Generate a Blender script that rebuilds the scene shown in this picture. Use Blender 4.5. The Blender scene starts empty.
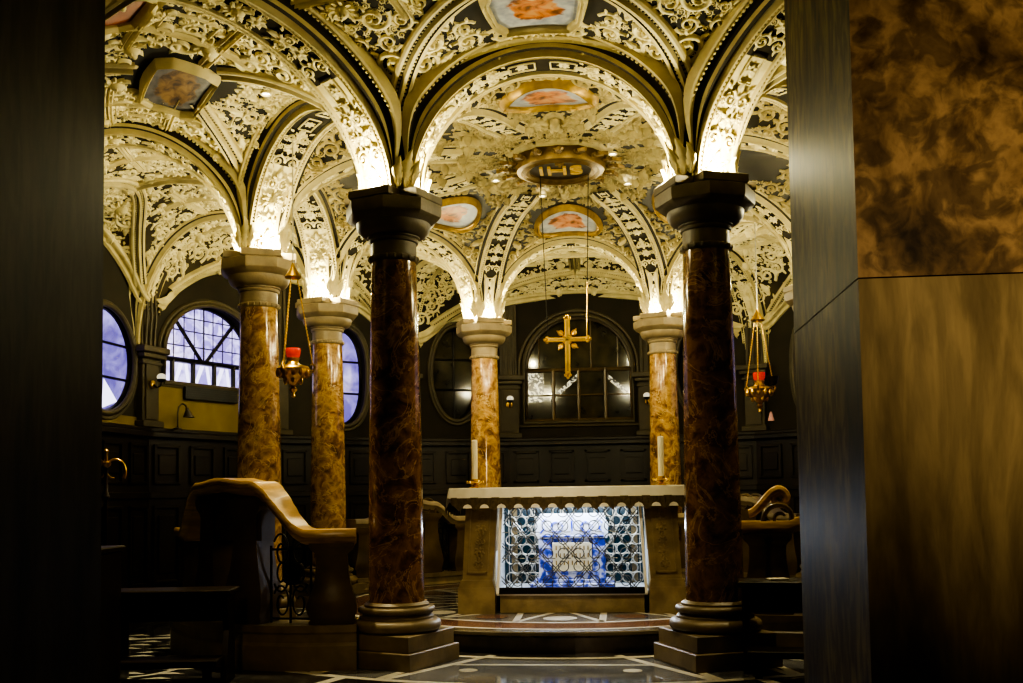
import bpy, math, random
import numpy as np
from math import sin, cos, pi, radians, sqrt, atan2, degrees
from mathutils import Matrix, Vector
from mathutils.geometry import tessellate_polygon
random.seed(7)
SC = bpy.context.scene
COL = SC.collection

# ------------------------------------------------------------------ dimensions
RC = 3.1                       # radius of the ring of eight columns
AP = RC * cos(radians(22.5))   # apothem of the octagon
HE = RC * sin(radians(22.5))   # half of one octagon edge
RW = 5.3                       # outer wall corners
ZS = 3.60                      # springing on the columns
ZW = 3.12                      # springing on the wall pilasters
ZA = 4.60                      # arch intrados crown
ZV = 4.74                      # vault crown
ZD = 4.86                      # dome crown


def pol(deg, r, z=None):
    a = radians(deg)
    return (r * sin(a), r * cos(a)) if z is None else (r * sin(a), r * cos(a), z)


# ------------------------------------------------------------------ materials
def nodes(name):
    m = bpy.data.materials.new(name)
    m.use_nodes = True
    nt = m.node_tree
    b = nt.nodes['Principled BSDF']
    return m, nt, b


def N(nt, typ, **kw):
    n = nt.nodes.new(typ)
    for k, v in kw.items():
        if k in n.inputs:
            n.inputs[k].default_value = v
        else:
            setattr(n, k, v)
    return n


def ramp(nt, fac, stops):
    r = nt.nodes.new('ShaderNodeValToRGB')
    cr = r.color_ramp
    while len(cr.elements) < len(stops):
        cr.elements.new(0.5)
    for e, (p, c) in zip(cr.elements, stops):
        e.position = p
        e.color = (*c, 1)
    nt.links.new(fac, r.inputs[0])
    return r


def simple(name, c1, c2, scale=6, rough=.6, metal=0, bump=0, detail=4, stops=None, coat=0, dist=0.3, spec=None):
    m, nt, b = nodes(name)
    tc = N(nt, 'ShaderNodeTexCoord')
    nz = N(nt, 'ShaderNodeTexNoise', Scale=scale, Detail=detail, Distortion=dist)
    nt.links.new(tc.outputs['Object'], nz.inputs['Vector'])
    r = ramp(nt, nz.outputs['Fac'], stops or [(.3, c1), (.7, c2)])
    nt.links.new(r.outputs[0], b.inputs['Base Color'])
    b.inputs['Roughness'].default_value = rough
    b.inputs['Metallic'].default_value = metal
    if spec is not None:
        b.inputs['Specular IOR Level'].default_value = spec
    if coat:
        b.inputs['Coat Weight'].default_value = coat
        b.inputs['Coat Roughness'].default_value = .08
    if bump:
        bp = N(nt, 'ShaderNodeBump', Strength=bump, Distance=.02)
        n2 = N(nt, 'ShaderNodeTexNoise', Scale=scale * 5, Detail=5)
        nt.links.new(tc.outputs['Object'], n2.inputs['Vector'])
        nt.links.new(n2.outputs['Fac'], bp.inputs['Height'])
        nt.links.new(bp.outputs[0], b.inputs['Normal'])
    return m


def emis(name, col, strength, c2=None, scale=3, lo=.4, hi=.65):
    m, nt, b = nodes(name)
    b.inputs['Base Color'].default_value = (.02, .02, .03, 1)
    b.inputs['Roughness'].default_value = .15
    b.inputs['Emission Color'].default_value = (*col, 1)
    b.inputs['Emission Strength'].default_value = strength
    if c2:
        tc = N(nt, 'ShaderNodeTexCoord')
        nz = N(nt, 'ShaderNodeTexNoise', Scale=scale, Detail=3, Distortion=1.2)
        nt.links.new(tc.outputs['Object'], nz.inputs['Vector'])
        r = ramp(nt, nz.outputs['Fac'], [(lo, col), (hi, c2)])
        nt.links.new(r.outputs[0], b.inputs['Emission Color'])
    return m


def breccia(name, dark, mid, light, vein, rough=.12):
    m, nt, b = nodes(name)
    tc = N(nt, 'ShaderNodeTexCoord')
    n1 = N(nt, 'ShaderNodeTexNoise', Scale=6.5, Detail=9, Distortion=.55, Roughness=.66)
    nt.links.new(tc.outputs['Object'], n1.inputs['Vector'])
    r1 = ramp(nt, n1.outputs['Fac'], [(.30, dark), (.44, mid), (.56, light), (.68, mid), (.82, dark)])
    n2 = N(nt, 'ShaderNodeTexNoise', Scale=2.6, Detail=8, Distortion=1.2, Roughness=.62)
    nt.links.new(tc.outputs['Object'], n2.inputs['Vector'])
    r2 = ramp(nt, n2.outputs['Fac'], [(.485, (0, 0, 0)), (.498, (.8, .8, .8)), (.504, (.8, .8, .8)), (.517, (0, 0, 0))])
    n3 = N(nt, 'ShaderNodeTexVoronoi', Scale=11)
    nt.links.new(tc.outputs['Object'], n3.inputs['Vector'])
    r3 = ramp(nt, n3.outputs['Distance'], [(.1, (.45, .45, .45)), (.6, (1, 1, 1))])
    mx = N(nt, 'ShaderNodeMix', data_type='RGBA')
    nt.links.new(r2.outputs[0], mx.inputs[0])
    nt.links.new(r1.outputs[0], mx.inputs[6])
    mx.inputs[7].default_value = (*vein, 1)
    mu = N(nt, 'ShaderNodeMix', data_type='RGBA', blend_type='MULTIPLY')
    mu.inputs[0].default_value = .7
    nt.links.new(mx.outputs[2], mu.inputs[6])
    nt.links.new(r3.outputs[0], mu.inputs[7])
    nt.links.new(mu.outputs[2], b.inputs['Base Color'])
    b.inputs['Roughness'].default_value = rough
    return m


def wood(name, c1, c2, rough=.35, scale=3, axis=(1, 8, 1)):
    m, nt, b = nodes(name)
    tc = N(nt, 'ShaderNodeTexCoord')
    mp = N(nt, 'ShaderNodeMapping')
    mp.inputs['Scale'].default_value = axis
    nz = N(nt, 'ShaderNodeTexNoise', Scale=scale, Detail=6, Distortion=1.0)
    nt.links.new(tc.outputs['Object'], mp.inputs[0])
    nt.links.new(mp.outputs[0], nz.inputs['Vector'])
    r = ramp(nt, nz.outputs['Fac'], [(.35, c1), (.65, c2)])
    nt.links.new(r.outputs[0], b.inputs['Base Color'])
    b.inputs['Roughness'].default_value = rough
    return m


def fresco(name, sky1, sky2, fig1, fig2, ell=(.85, .95)):
    """a painted figure in the middle of a pale ground, in the panel's own plane"""
    m, nt, b = nodes(name)
    uv = N(nt, 'ShaderNodeUVMap')
    n1 = N(nt, 'ShaderNodeTexNoise', Scale=3.0, Detail=5)
    nt.links.new(uv.outputs[0], n1.inputs['Vector'])
    rs = ramp(nt, n1.outputs['Fac'], [(.35, sky1), (.65, sky2)])
    n2 = N(nt, 'ShaderNodeTexNoise', Scale=2.6, Detail=5, Distortion=.6)
    nt.links.new(uv.outputs[0], n2.inputs['Vector'])
    rf = ramp(nt, n2.outputs['Fac'], [(.36, tuple(x * .25 for x in fig1)), (.47, fig1), (.6, fig2)])
    mp = N(nt, 'ShaderNodeMapping')
    mp.inputs['Scale'].default_value = (ell[0], ell[1], 1)
    nt.links.new(uv.outputs[0], mp.inputs[0])
    ln = N(nt, 'ShaderNodeVectorMath', operation='LENGTH')
    nt.links.new(mp.outputs[0], ln.inputs[0])
    ad = N(nt, 'ShaderNodeMath', operation='MULTIPLY_ADD')
    nt.links.new(n2.outputs['Fac'], ad.inputs[0])
    ad.inputs[1].default_value = .7
    nt.links.new(ln.outputs['Value'], ad.inputs[2])
    rm = ramp(nt, ad.outputs[0], [(.86, (1, 1, 1)), (.93, (0, 0, 0))])
    mx = N(nt, 'ShaderNodeMix', data_type='RGBA')
    nt.links.new(rm.outputs[0], mx.inputs[0])
    nt.links.new(rs.outputs[0], mx.inputs[6])
    nt.links.new(rf.outputs[0], mx.inputs[7])
    nt.links.new(mx.outputs[2], b.inputs['Base Color'])
    b.inputs['Roughness'].default_value = .5
    return m


M = {}
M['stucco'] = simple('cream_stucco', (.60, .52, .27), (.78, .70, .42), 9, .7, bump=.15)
M['stucco_dim'] = simple('shaded_stucco', (.28, .225, .10), (.44, .37, .18), 5, .75)  # weak light on the dome put into the stucco colour
M['molding'] = simple('moulding_stucco', (.46, .385, .19), (.62, .54, .29), 7, .6)
M['ground_dark'] = simple('painted_and_shaded_ground', (.004, .003, .002), (.016, .012, .006), 5, .9)  # painted ground, with shade between the relief worked into its colour
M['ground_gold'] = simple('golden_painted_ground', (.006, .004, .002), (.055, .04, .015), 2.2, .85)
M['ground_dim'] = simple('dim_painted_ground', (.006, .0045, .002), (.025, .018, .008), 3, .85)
M['groove_shade'] = simple('shaded_groove', (.010, .007, .003), (.026, .019, .008), 6, .85)  # recess shade of the mouldings put into the colour
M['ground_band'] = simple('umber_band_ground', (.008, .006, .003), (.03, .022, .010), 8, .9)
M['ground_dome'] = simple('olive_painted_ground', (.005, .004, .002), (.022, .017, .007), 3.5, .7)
M['marble'] = breccia('brown_breccia_marble', (.05, .022, .006), (.24, .125, .036), (.48, .30, .10), (.62, .45, .20))
M['marble_shaded'] = breccia('shaded_breccia_marble', (.03, .013, .005), (.11, .048, .017), (.23, .115, .042), (.42, .26, .12))  # same marble, backlit shade of the front shafts put into the colour
M['stone'] = simple('brown_stone', (.13, .095, .05), (.24, .18, .10), 5, .45, bump=.1)
M['capshade'] = simple('shaded_capital_stone', (.08, .062, .035), (.14, .11, .065), 6, .5, bump=.1)  # same stone, darkened as the backlit shade of the front capitals
M['capstone'] = simple('grey_capital_stone', (.22, .17, .10), (.34, .27, .16), 6, .5, bump=.1)
def pier_mat(name, stops, mscale, scale, spots=True):
    m, nt, b = nodes(name)
    tc = N(nt, 'ShaderNodeTexCoord')
    mp = N(nt, 'ShaderNodeMapping'); mp.inputs['Scale'].default_value = mscale
    nt.links.new(tc.outputs['Object'], mp.inputs[0])
    n1 = N(nt, 'ShaderNodeTexNoise', Scale=scale, Detail=9, Distortion=.4, Roughness=.6)
    nt.links.new(mp.outputs[0], n1.inputs['Vector'])
    r1 = ramp(nt, n1.outputs['Fac'], stops)
    n2 = N(nt, 'ShaderNodeTexNoise', Scale=scale * 4.5, Detail=4, Distortion=.8)
    nt.links.new(mp.outputs[0], n2.inputs['Vector'])
    r2 = ramp(nt, n2.outputs['Fac'], [(.42, (.55, .52, .48)), (.58, (1.25, 1.2, 1.15))] if spots else [(.4, (.8, .8, .8)), (.6, (1.1, 1.1, 1.1))])
    mu = N(nt, 'ShaderNodeMix', data_type='RGBA', blend_type='MULTIPLY')
    mu.inputs[0].default_value = 1
    nt.links.new(r1.outputs[0], mu.inputs[6]); nt.links.new(r2.outputs[0], mu.inputs[7])
    nt.links.new(mu.outputs[2], b.inputs['Base Color'])
    b.inputs['Roughness'].default_value = .5
    b.inputs['Specular IOR Level'].default_value = .06
    return m


M['pier'] = pier_mat('mottled_pier_marble', [(.34, (.022, .015, .008)), (.46, (.085, .058, .030)), (.56, (.17, .122, .068)), (.66, (.065, .042, .021))], (1, 1, 1), 2.4)
M['pier_low'] = pier_mat('pale_pier_marble', [(.36, (.035, .026, .012)), (.47, (.095, .072, .035)), (.6, (.18, .142, .075)), (.7, (.09, .068, .034))], (1.6, 1.6, .28), 1.7, False)
M['pier_side'] = pier_mat('warm_lit_pier_marble', [(.36, (.030, .020, .006)), (.48, (.085, .058, .018)), (.6, (.16, .115, .036)), (.7, (.06, .042, .013))], (1.5, 1.5, .5), 2.2)  # warm vault light on the inner pier face put into the colour
M['pier_shadow'] = pier_mat('shaded_pier_marble', [(.36, (.010, .007, .004)), (.6, (.035, .026, .014))], (2, 2, .4), 1.7, False)  # deep shade of the left pier put into the stone colour
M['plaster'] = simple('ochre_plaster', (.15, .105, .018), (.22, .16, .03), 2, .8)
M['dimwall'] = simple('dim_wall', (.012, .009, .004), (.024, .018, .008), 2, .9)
M['pilaster'] = simple('dim_stone', (.04, .03, .014), (.07, .054, .026), 4, .6)
M['dkwood'] = wood('dark_choir_wood', (.006, .0035, .0018), (.016, .010, .005), .4)
M['kneelwood'] = wood('kneeler_wood', (.012, .008, .005), (.03, .018, .01), .3)
M['honey'] = wood('honey_polished_rail', (.30, .18, .045), (.50, .31, .085), .28, 4, (1, 1, 6))
M['railstone'] = simple('dark_rail_marble', (.055, .036, .016), (.13, .085, .035), 4, .3)
M['gold'] = simple('gilded_metal', (.55, .33, .06), (.85, .56, .14), 12, .28, 1)
M['goldpaint'] = simple('gilded_frame', (.20, .125, .022), (.40, .26, .06), 10, .4, .4)
M['iron'] = simple('black_iron', (.012, .011, .010), (.03, .027, .024), 10, .4, .7)
M['steel'] = simple('grey_wrought_metal', (.07, .07, .07), (.16, .16, .155), 10, .4, .6)
M['brass'] = simple('pale_brass_bars', (.35, .33, .28), (.55, .52, .44), 10, .35, .6)
M['black'] = simple('black_panel', (.006, .006, .006), (.015, .014, .012), 3, .5)
M['white'] = simple('white_linen', (.80, .75, .64), (.88, .84, .74), 8, .8)
M['lace'] = simple('brown_lace', (.06, .042, .02), (.13, .095, .05), 30, .9)
M['wax'] = simple('ivory_wax', (.80, .72, .52), (.86, .80, .62), 5, .5)
M['altar'] = simple('altar_stone', (.16, .115, .055), (.30, .225, .11), 7, .4, bump=.12)
M['winblue'] = emis('dusk_window_glass', (.14, .11, .42), .55, (.42, .37, .85), 2.6, .42, .72)
M['winpale'] = emis('pale_dusk_glass', (.26, .21, .60), .8, (.62, .56, 1.0), 5, .42, .62)
M['winstreak'] = emis('white_drape_behind_glass', (.75, .72, 1.0), 1.0)
M['windark'] = simple('dark_window_glass', (.012, .011, .008), (.045, .038, .022), 4, .08)
M['leadlight'] = emis('lit_leaded_glass', (.015, .013, .009), .45, (.80, .74, .50), 13, .49, .54)
M['redglass'] = simple('red_glass', (.5, .02, .005), (.8, .05, .01), 5, .15)
M['redglass'].node_tree.nodes['Principled BSDF'].inputs['Emission Color'].default_value = (1, .06, .01, 1)
M['redglass'].node_tree.nodes['Principled BSDF'].inputs['Emission Strength'].default_value = .10
M['pink'] = simple('pink_tassel', (.62, .30, .32), (.72, .42, .42), 9, .8)
M['lens'] = emis('white_lens', (1, .95, .8), 6)
M['bulb'] = emis('frosted_globe', (.9, .8, .55), .35)
M['shade'] = simple('dark_lamp_shade', (.02, .015, .01), (.05, .035, .02), 5, .4)
M['cb'] = simple('blue_enamel', None, None, 14, .3, stops=[(.40, (.03, .06, .42)), (.48, (.10, .16, .75)), (.56, (.62, .68, .95))], detail=2)
M['cw'] = simple('white_casket', (.72, .76, .88), (.88, .90, .95), 6, .35)
M['cc'] = simple('cream_tablet', (.72, .66, .46), (.85, .80, .62), 22, .5)
M['teal'] = simple('teal_glass_back', (.010, .035, .05), (.02, .07, .10), 4, .2)
M['inner'] = simple('white_altar_interior', (.62, .66, .68), (.75, .78, .80), 6, .6)
M['orange'] = simple('orange_painted_panel', (.13, .026, .002), (.24, .055, .004), 4, .6)
M['fl_dark'] = simple('dark_floor_marble', None, None, 2.2, .08, detail=7, dist=1.4, stops=[(.35, (.010, .010, .011)), (.52, (.035, .034, .034)), (.56, (.09, .085, .08)), (.6, (.03, .028, .028))])
M['fl_white'] = simple('white_floor_marble', (.60, .56, .48), (.78, .74, .66), 4, .15)
M['fl_red'] = simple('red_floor_marble', (.10, .045, .03), (.22, .11, .075), 4, .14)
M['fl_grey'] = simple('grey_floor_marble', (.10, .10, .105), (.22, .22, .23), 3, .07)
M['step'] = simple('step_marble', (.06, .048, .03), (.13, .10, .06), 4, .25)
M['fresco1'] = fresco('angel_fresco', (.20, .22, .28), (.36, .37, .40), (.42, .13, .025), (.46, .24, .09))
M['fresco2'] = fresco('rosy_fresco', (.26, .28, .32), (.46, .46, .46), (.46, .18, .08), (.50, .28, .17))
M['fresco3'] = fresco('landscape_fresco', (.05, .05, .055), (.13, .125, .13), (.14, .075, .02), (.24, .15, .05), (.6, .8))
M['lettergold'] = simple('letter_gold', (.42, .27, .05), (.58, .38, .08), 9, .5)
M['bronze'] = simple('dark_gilt_bronze', (.10, .06, .015), (.22, .14, .035), 9, .4, .5)
M['ihs'] = simple('dark_medallion', (.02, .013, .006), (.05, .033, .014), 6, .5)
M['paper'] = simple('white_paper', (.55, .52, .45), (.65, .62, .55), 5, .8)
M['redcloth'] = simple('dark_red_cloth', (.10, .015, .01), (.16, .03, .02), 5, .8)


# ------------------------------------------------------------------ mesh collector
class MB:
    def __init__(s):
        s.v, s.f, s.m = [], [], []

    def add(s, v, f, mi=0):
        o = len(s.v)
        s.v += [tuple(map(float, p)) for p in v]
        s.f += [tuple(i + o for i in q) for q in f]
        s.m += [mi] * len(f)
        return s

    def box(s, x0, x1, y0, y1, z0, z1, mi=0, b=0):
        if b <= 0:
            v = [(x, y, z) for z in (z0, z1) for y in (y0, y1) for x in (x0, x1)]
            return s.add(v, [(0, 2, 3, 1), (4, 5, 7, 6), (0, 1, 5, 4), (2, 6, 7, 3), (0, 4, 6, 2), (1, 3, 7, 5)], mi)
        # chamfered top and bottom rims
        r = []
        for z, k in ((z0, b), (z0 + b, 0), (z1 - b, 0), (z1, b)):
            r.append([(x0 + k, y0 + b - (b - k if k else b) , z) if False else (x0 + k, y0 + k, z), (x1 - k, y0 + k, z), (x1 - k, y1 - k, z), (x0 + k, y1 - k, z)])
        return s.rings(r, mi, True, True, True)

    def rings(s, rings, mi=0, close=True, cap0=False, cap1=False):
        n = len(rings[0])
        v = [p for r in rings for p in r]
        f = []
        for i in range(len(rings) - 1):
            for j in range(n if close else n - 1):
                k = (j + 1) % n
                f.append((i * n + j, i * n + k, (i + 1) * n + k, (i + 1) * n + j))
        if cap0:
            f.append(tuple(range(n))[::-1])
        if cap1:
            f.append(tuple((len(rings) - 1) * n + j for j in range(n)))
        return s.add(v, f, mi)

    def lathe(s, prof, n=32, c=(0, 0, 0), mi=0, cap=True, phase=0):
        r = [[(c[0] + p * cos(2 * pi * (j + phase) / n), c[1] + p * sin(2 * pi * (j + phase) / n), c[2] + z) for j in range(n)] for p, z in prof]
        return s.rings(r, mi, True, cap, cap)

    def tube(s, pts, rad, n=8, mi=0, closed=False):
        P = [Vector(p) for p in pts]
        rs = rad if hasattr(rad, '__len__') else [rad] * len(P)
        rings = []
        up = None
        L = len(P)
        for i in range(L):
            a = P[(i - 1) % L] if (closed or i > 0) else P[i]
            b = P[(i + 1) % L] if (closed or i < L - 1) else P[i]
            t = (b - a).normalized() if (b - a).length > 1e-9 else Vector((0, 0, 1))
            if up is None:
                up = t.orthogonal().normalized()
            up = (up - t * up.dot(t))
            up = up.normalized() if up.length > 1e-6 else t.orthogonal().normalized()
            w = t.cross(up)
            rings.append([tuple(P[i] + up * (rs[i] * cos(2 * pi * k / n)) + w * (rs[i] * sin(2 * pi * k / n))) for k in range(n)])
        if closed:
            rings.append(rings[0])
            return s.rings(rings, mi)
        return s.rings(rings, mi, True, True, True)

    def ring(s, c, r, rad, axis='y', n=20, k=5, mi=0):
        pts = []
        for i in range(n):
            a = 2 * pi * i / n
            if axis == 'y':
                pts.append((c[0] + r * cos(a), c[1], c[2] + r * sin(a)))
            elif axis == 'z':
                pts.append((c[0] + r * cos(a), c[1] + r * sin(a), c[2]))
            else:
                pts.append((c[0], c[1] + r * cos(a), c[2] + r * sin(a)))
        return s.tube(pts, rad, k, mi, True)

    def ell(s, c, r, n=10, m=6, mi=0):
        rings = []
        for i in range(m + 1):
            t = -pi / 2 + pi * i / m
            cr = max(cos(t), .02)
            rings.append([(c[0] + r[0] * cr * cos(2 * pi * j / n), c[1] + r[1] * cr * sin(2 * pi * j / n), c[2] + r[2] * sin(t)) for j in range(n)])
        return s.rings(rings, mi, True, True, True)

    def prism(s, poly, y0, y1, mi=0, axis='y'):
        """extrude a 2D outline (x,z) along y"""
        n = len(poly)
        if axis == 'y':
            a = [(p[0], y0, p[1]) for p in poly]; b = [(p[0], y1, p[1]) for p in poly]
        elif axis == 'x':
            a = [(y0, p[0], p[1]) for p in poly]; b = [(y1, p[0], p[1]) for p in poly]
        else:
            a = [(p[0], p[1], y0) for p in poly]; b = [(p[0], p[1], y1) for p in poly]
        tri = tessellate_polygon([[Vector((p[0], p[1], 0)) for p in poly]])
        o = len(s.v)
        f = [(j, (j + 1) % n, n + (j + 1) % n, n + j) for j in range(n)]
        f += [tuple(t) for t in tri] + [tuple(n + i for i in t)[::-1] for t in tri]
        return s.add(a + b, f, mi)

    def xf(s, fn):
        s.v = [tuple(fn(p)) for p in s.v]
        return s

    def merge(s, o, fn=None):
        off = len(s.v)
        s.v += [tuple(fn(p)) for p in o.v] if fn else list(o.v)
        s.f += [tuple(i + off for i in q) for q in o.f]
        s.m += o.m
        return s

    def build(s, name, mats, parent=None, smooth=True, ang=35, kind=None, recalc=True):
        me = bpy.data.meshes.new(name)
        me.from_pydata(s.v, [], s.f)
        for m in (mats if isinstance(mats, (list, tuple)) else [mats]):
            me.materials.append(m)
        me.polygons.foreach_set('material_index', s.m)
        if recalc:
            import bmesh
            bm = bmesh.new(); bm.from_mesh(me)
            bmesh.ops.recalc_face_normals(bm, faces=bm.faces)
            bm.to_mesh(me); bm.free()
        if smooth:
            me.polygons.foreach_set('use_smooth', [True] * len(me.polygons))
            me.set_sharp_from_angle(angle=radians(ang))
        me.update()
        o = bpy.data.objects.new(name, me)
        COL.objects.link(o)
        if parent:
            o.parent = parent
        if kind:
            o['kind'] = kind
        return o


def thing(name, label, cat, loc=(0, 0, 0), rz=0, group=None):
    o = bpy.data.objects.new(name, None)
    o.empty_display_size = .1
    COL.objects.link(o)
    o.location = loc
    o.rotation_euler = (0, 0, rz)
    o['label'] = label
    o['category'] = cat
    if group:
        o['group'] = group
    return o


def dup(root, loc, rz, label=None):
    r = root.copy(); COL.objects.link(r); r.location = loc; r.rotation_euler = (0, 0, rz)
    if label:
        r['label'] = label
    for ch in list(root.children):
        c = ch.copy(); COL.objects.link(c); c.parent = r
        for g in list(ch.children):
            d = g.copy(); COL.objects.link(d); d.parent = c
    return r


# ------------------------------------------------------------------ relief templates: (x, y, h) arrays + faces
class T:
    def __init__(s):
        s.v, s.f = [], []

    def strip(s, pts, wid, H, closed=False):
        """ridge-shaped ribbon along a 2D path"""
        P = np.array(pts, float)
        d = np.gradient(P, axis=0)
        d /= np.linalg.norm(d, axis=1)[:, None] + 1e-9
        nrm = np.stack([-d[:, 1], d[:, 0]], 1)
        o = len(s.v)
        for i in range(len(P)):
            w = wid[i] if hasattr(wid, '__len__') else wid
            h = H[i] if hasattr(H, '__len__') else H
            for k, hh in ((-1, -.004), (-.55, h * .85), (0, h), (.55, h * .85), (1, -.004)):
                q = P[i] + nrm[i] * w * k
                s.v.append((q[0], q[1], hh))
        for i in range(len(P) - 1):
            for k in range(4):
                a = o + i * 5 + k
                s.f.append((a, a + 1, a + 6, a + 5))

    def leaf(s, c, ang, L, W, H, lobes=3, curl=.0):
        n = 9
        o = len(s.v)
        ca, sa = cos(ang), sin(ang)
        for i in range(n):
            t = i / (n - 1)
            w = W * (sin(pi * min(1, t * .92 + .08)) ** .8) * (.72 + .38 * abs(sin(pi * lobes * t)))
            bend = curl * t * t * L
            for k, hh in ((-1, .0), (-.5, H * .7), (0, H * .35 + H * .65 * t), (.5, H * .7), (1, .0)):
                x, y = t * L, bend + k * w
                s.v.append((c[0] + ca * x - sa * y, c[1] + sa * x + ca * y, hh * (1 if 0 < i else .4)))
        for i in range(n - 1):
            for k in range(4):
                a = o + i * 5 + k
                s.f.append((a, a + 1, a + 6, a + 5))

    def blob(s, c, r, h0=0, n=8, m=4, ang=0):
        o = len(s.v)
        ca, sa = cos(ang), sin(ang)
        for i in range(m):
            t = (pi / 2) * i / m
            for j in range(n):
                x, y = r[0] * cos(t) * cos(2 * pi * j / n), r[1] * cos(t) * sin(2 * pi * j / n)
                s.v.append((c[0] + ca * x - sa * y, c[1] + sa * x + ca * y, h0 + r[2] * sin(t)))
        s.v.append((c[0], c[1], h0 + r[2]))
        for i in range(m - 1):
            for j in range(n):
                k = (j + 1) % n
                s.f.append((o + i * n + j, o + i * n + k, o + (i + 1) * n + k, o + (i + 1) * n + j))
        for j in range(n):
            s.f.append((o + (m - 1) * n + j, o + (m - 1) * n + (j + 1) % n, o + m * n))

    def get(s):
        return np.array(s.v, float), s.f


def t_scroll(flip=1, turns=1.55, leaves=5):
    t = T()
    n = 30
    pts, wid, hh = [], [], []
    for i in range(n):
        u = i / (n - 1)
        th = -2.2 + 2 * pi * turns * u
        r = 1.0 * math.exp(-1.45 * u)
        pts.append((r * cos(th), flip * r * sin(th)))
        wid.append(.17 * (1 - .45 * u)); hh.append(.16 * (.5 + .5 * min(1, u * 3)))
    t.strip(pts, wid, hh)
    for k in range(leaves):
        i = 2 + int(k * 14 / leaves)
        p, q = pts[i], pts[i + 1]
        a = atan2(q[1] - p[1], q[0] - p[0]) - flip * .85
        t.leaf(p, a, .52, .17, .15, 2, -flip * .5)
    t.blob(pts[-1], (.2, .2, .24), 0, 8, 3)
    return t.get()


def t_leaf():
    t = T()
    t.leaf((-.9, 0), 0, 1.8, .42, .2, 4, .15)
    t.leaf((-.6, 0), .8, .8, .2, .16, 2, -.3)
    t.leaf((-.6, 0), -.8, .8, .2, .16, 2, .3)
    return t.get()


def t_rose():
    t = T()
    for k in range(7):
        t.leaf((0, 0), 2 * pi * k / 7, .95, .3, .17, 1)
    t.blob((0, 0), (.3, .3, .3), .02, 8, 3)
    return t.get()


def t_lyre():
    """two facing C-scrolls on a stem with a crowning leaf"""
    t = T()
    for f in (-1, 1):
        pts, wid, hh = [], [], []
        for i in range(24):
            u = i / 23
            th = pi * .5 - 2 * pi * 1.25 * u
            r = .52 * (1 - .72 * u)
            pts.append((-.1 + r * sin(th) - .05, f * (.5 - r * cos(th) * .9)))
            wid.append(.11 * (1 - .4 * u)); hh.append(.15)
        t.strip(pts, wid, hh)
        t.blob(pts[-1], (.12, .12, .2), 0, 7, 3)
        t.leaf((-.65, f * .1), f * .7, .6, .15, .14, 2)
    t.leaf((.1, 0), 0, .95, .26, .2, 3)
    t.leaf((-1, 0), 0, .7, .16, .17, 2)
    t.blob((.1, 0), (.17, .17, .22), .02)
    return t.get()


def t_putto():
    t = T()
    t.blob((.72, .05), (.23, .2, .36), .05, 9, 4)
    t.blob((.22, 0), (.40, .27, .34), 0, 10, 4)
    t.blob((-.2, .06), (.3, .24, .3), 0, 9, 4)
    t.blob((.30, .48), (.34, .11, .22), 0, 8, 3, .5)
    t.blob((.5, -.42), (.36, .11, .24), 0, 8, 3, -1.0)
    t.blob((-.6, .24), (.40, .14, .26), 0, 8, 3, -.35)
    t.blob((-.62, -.16), (.40, .14, .26), 0, 8, 3, .45)
    t.blob((-.98, .30), (.22, .09, .18), 0, 8, 3, .6)
    t.blob((-1.0, -.36), (.22, .09, .18), 0, 8, 3, -.2)
    t.leaf((.25, .25), 1.1, .85, .24, .16, 3, .3)
    t.leaf((.25, -.25), -1.2, .8, .24, .16, 3, -.3)
    return t.get()


def t_mask():
    t = T()
    t.blob((0, 0), (.5, .4, .42), 0, 12, 5)
    t.blob((.1, .15), (.09, .1, .12), .32); t.blob((.1, -.15), (.09, .1, .12), .32)
    t.blob((-.08, 0), (.2, .08, .2), .34)
    for k in range(9):
        a = -2.2 + 4.4 * k / 8
        t.leaf((.36 * cos(a), .3 * sin(a)), a, .62, .2, .2, 2, .3 * (1 if a > 0 else -1))
    return t.get()


def t_frame(a=1.0, b=.6, w=.07):
    t = T()
    for (x0, y0, x1, y1) in ((-a, -b, a, -b), (a, -b, a, b), (a, b, -a, b), (-a, b, -a, -b)):
        t.strip([(x0 + (x1 - x0) * i / 5, y0 + (y1 - y0) * i / 5) for i in range(6)], w, .13)
    return t.get()


def t_bead():
    return (np.array([(-1, -1, 0), (1, -1, 0), (1, 1, 0), (-1, 1, 0), (-.7, -.7, 1), (.7, -.7, 1), (.7, .7, 1), (-.7, .7, 1)], float),
            [(0, 1, 5, 4), (1, 2, 6, 5), (2, 3, 7, 6), (3, 0, 4, 7), (4, 5, 6, 7)])


TM = dict(sa=t_scroll(1), sb=t_scroll(-1), leaf=t_leaf(), rose=t_rose(), lyre=t_lyre(), putto=t_putto(), mask=t_mask(),
          frame=t_frame(), frame2=t_frame(1, 1, .08), bead=t_bead())


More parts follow.
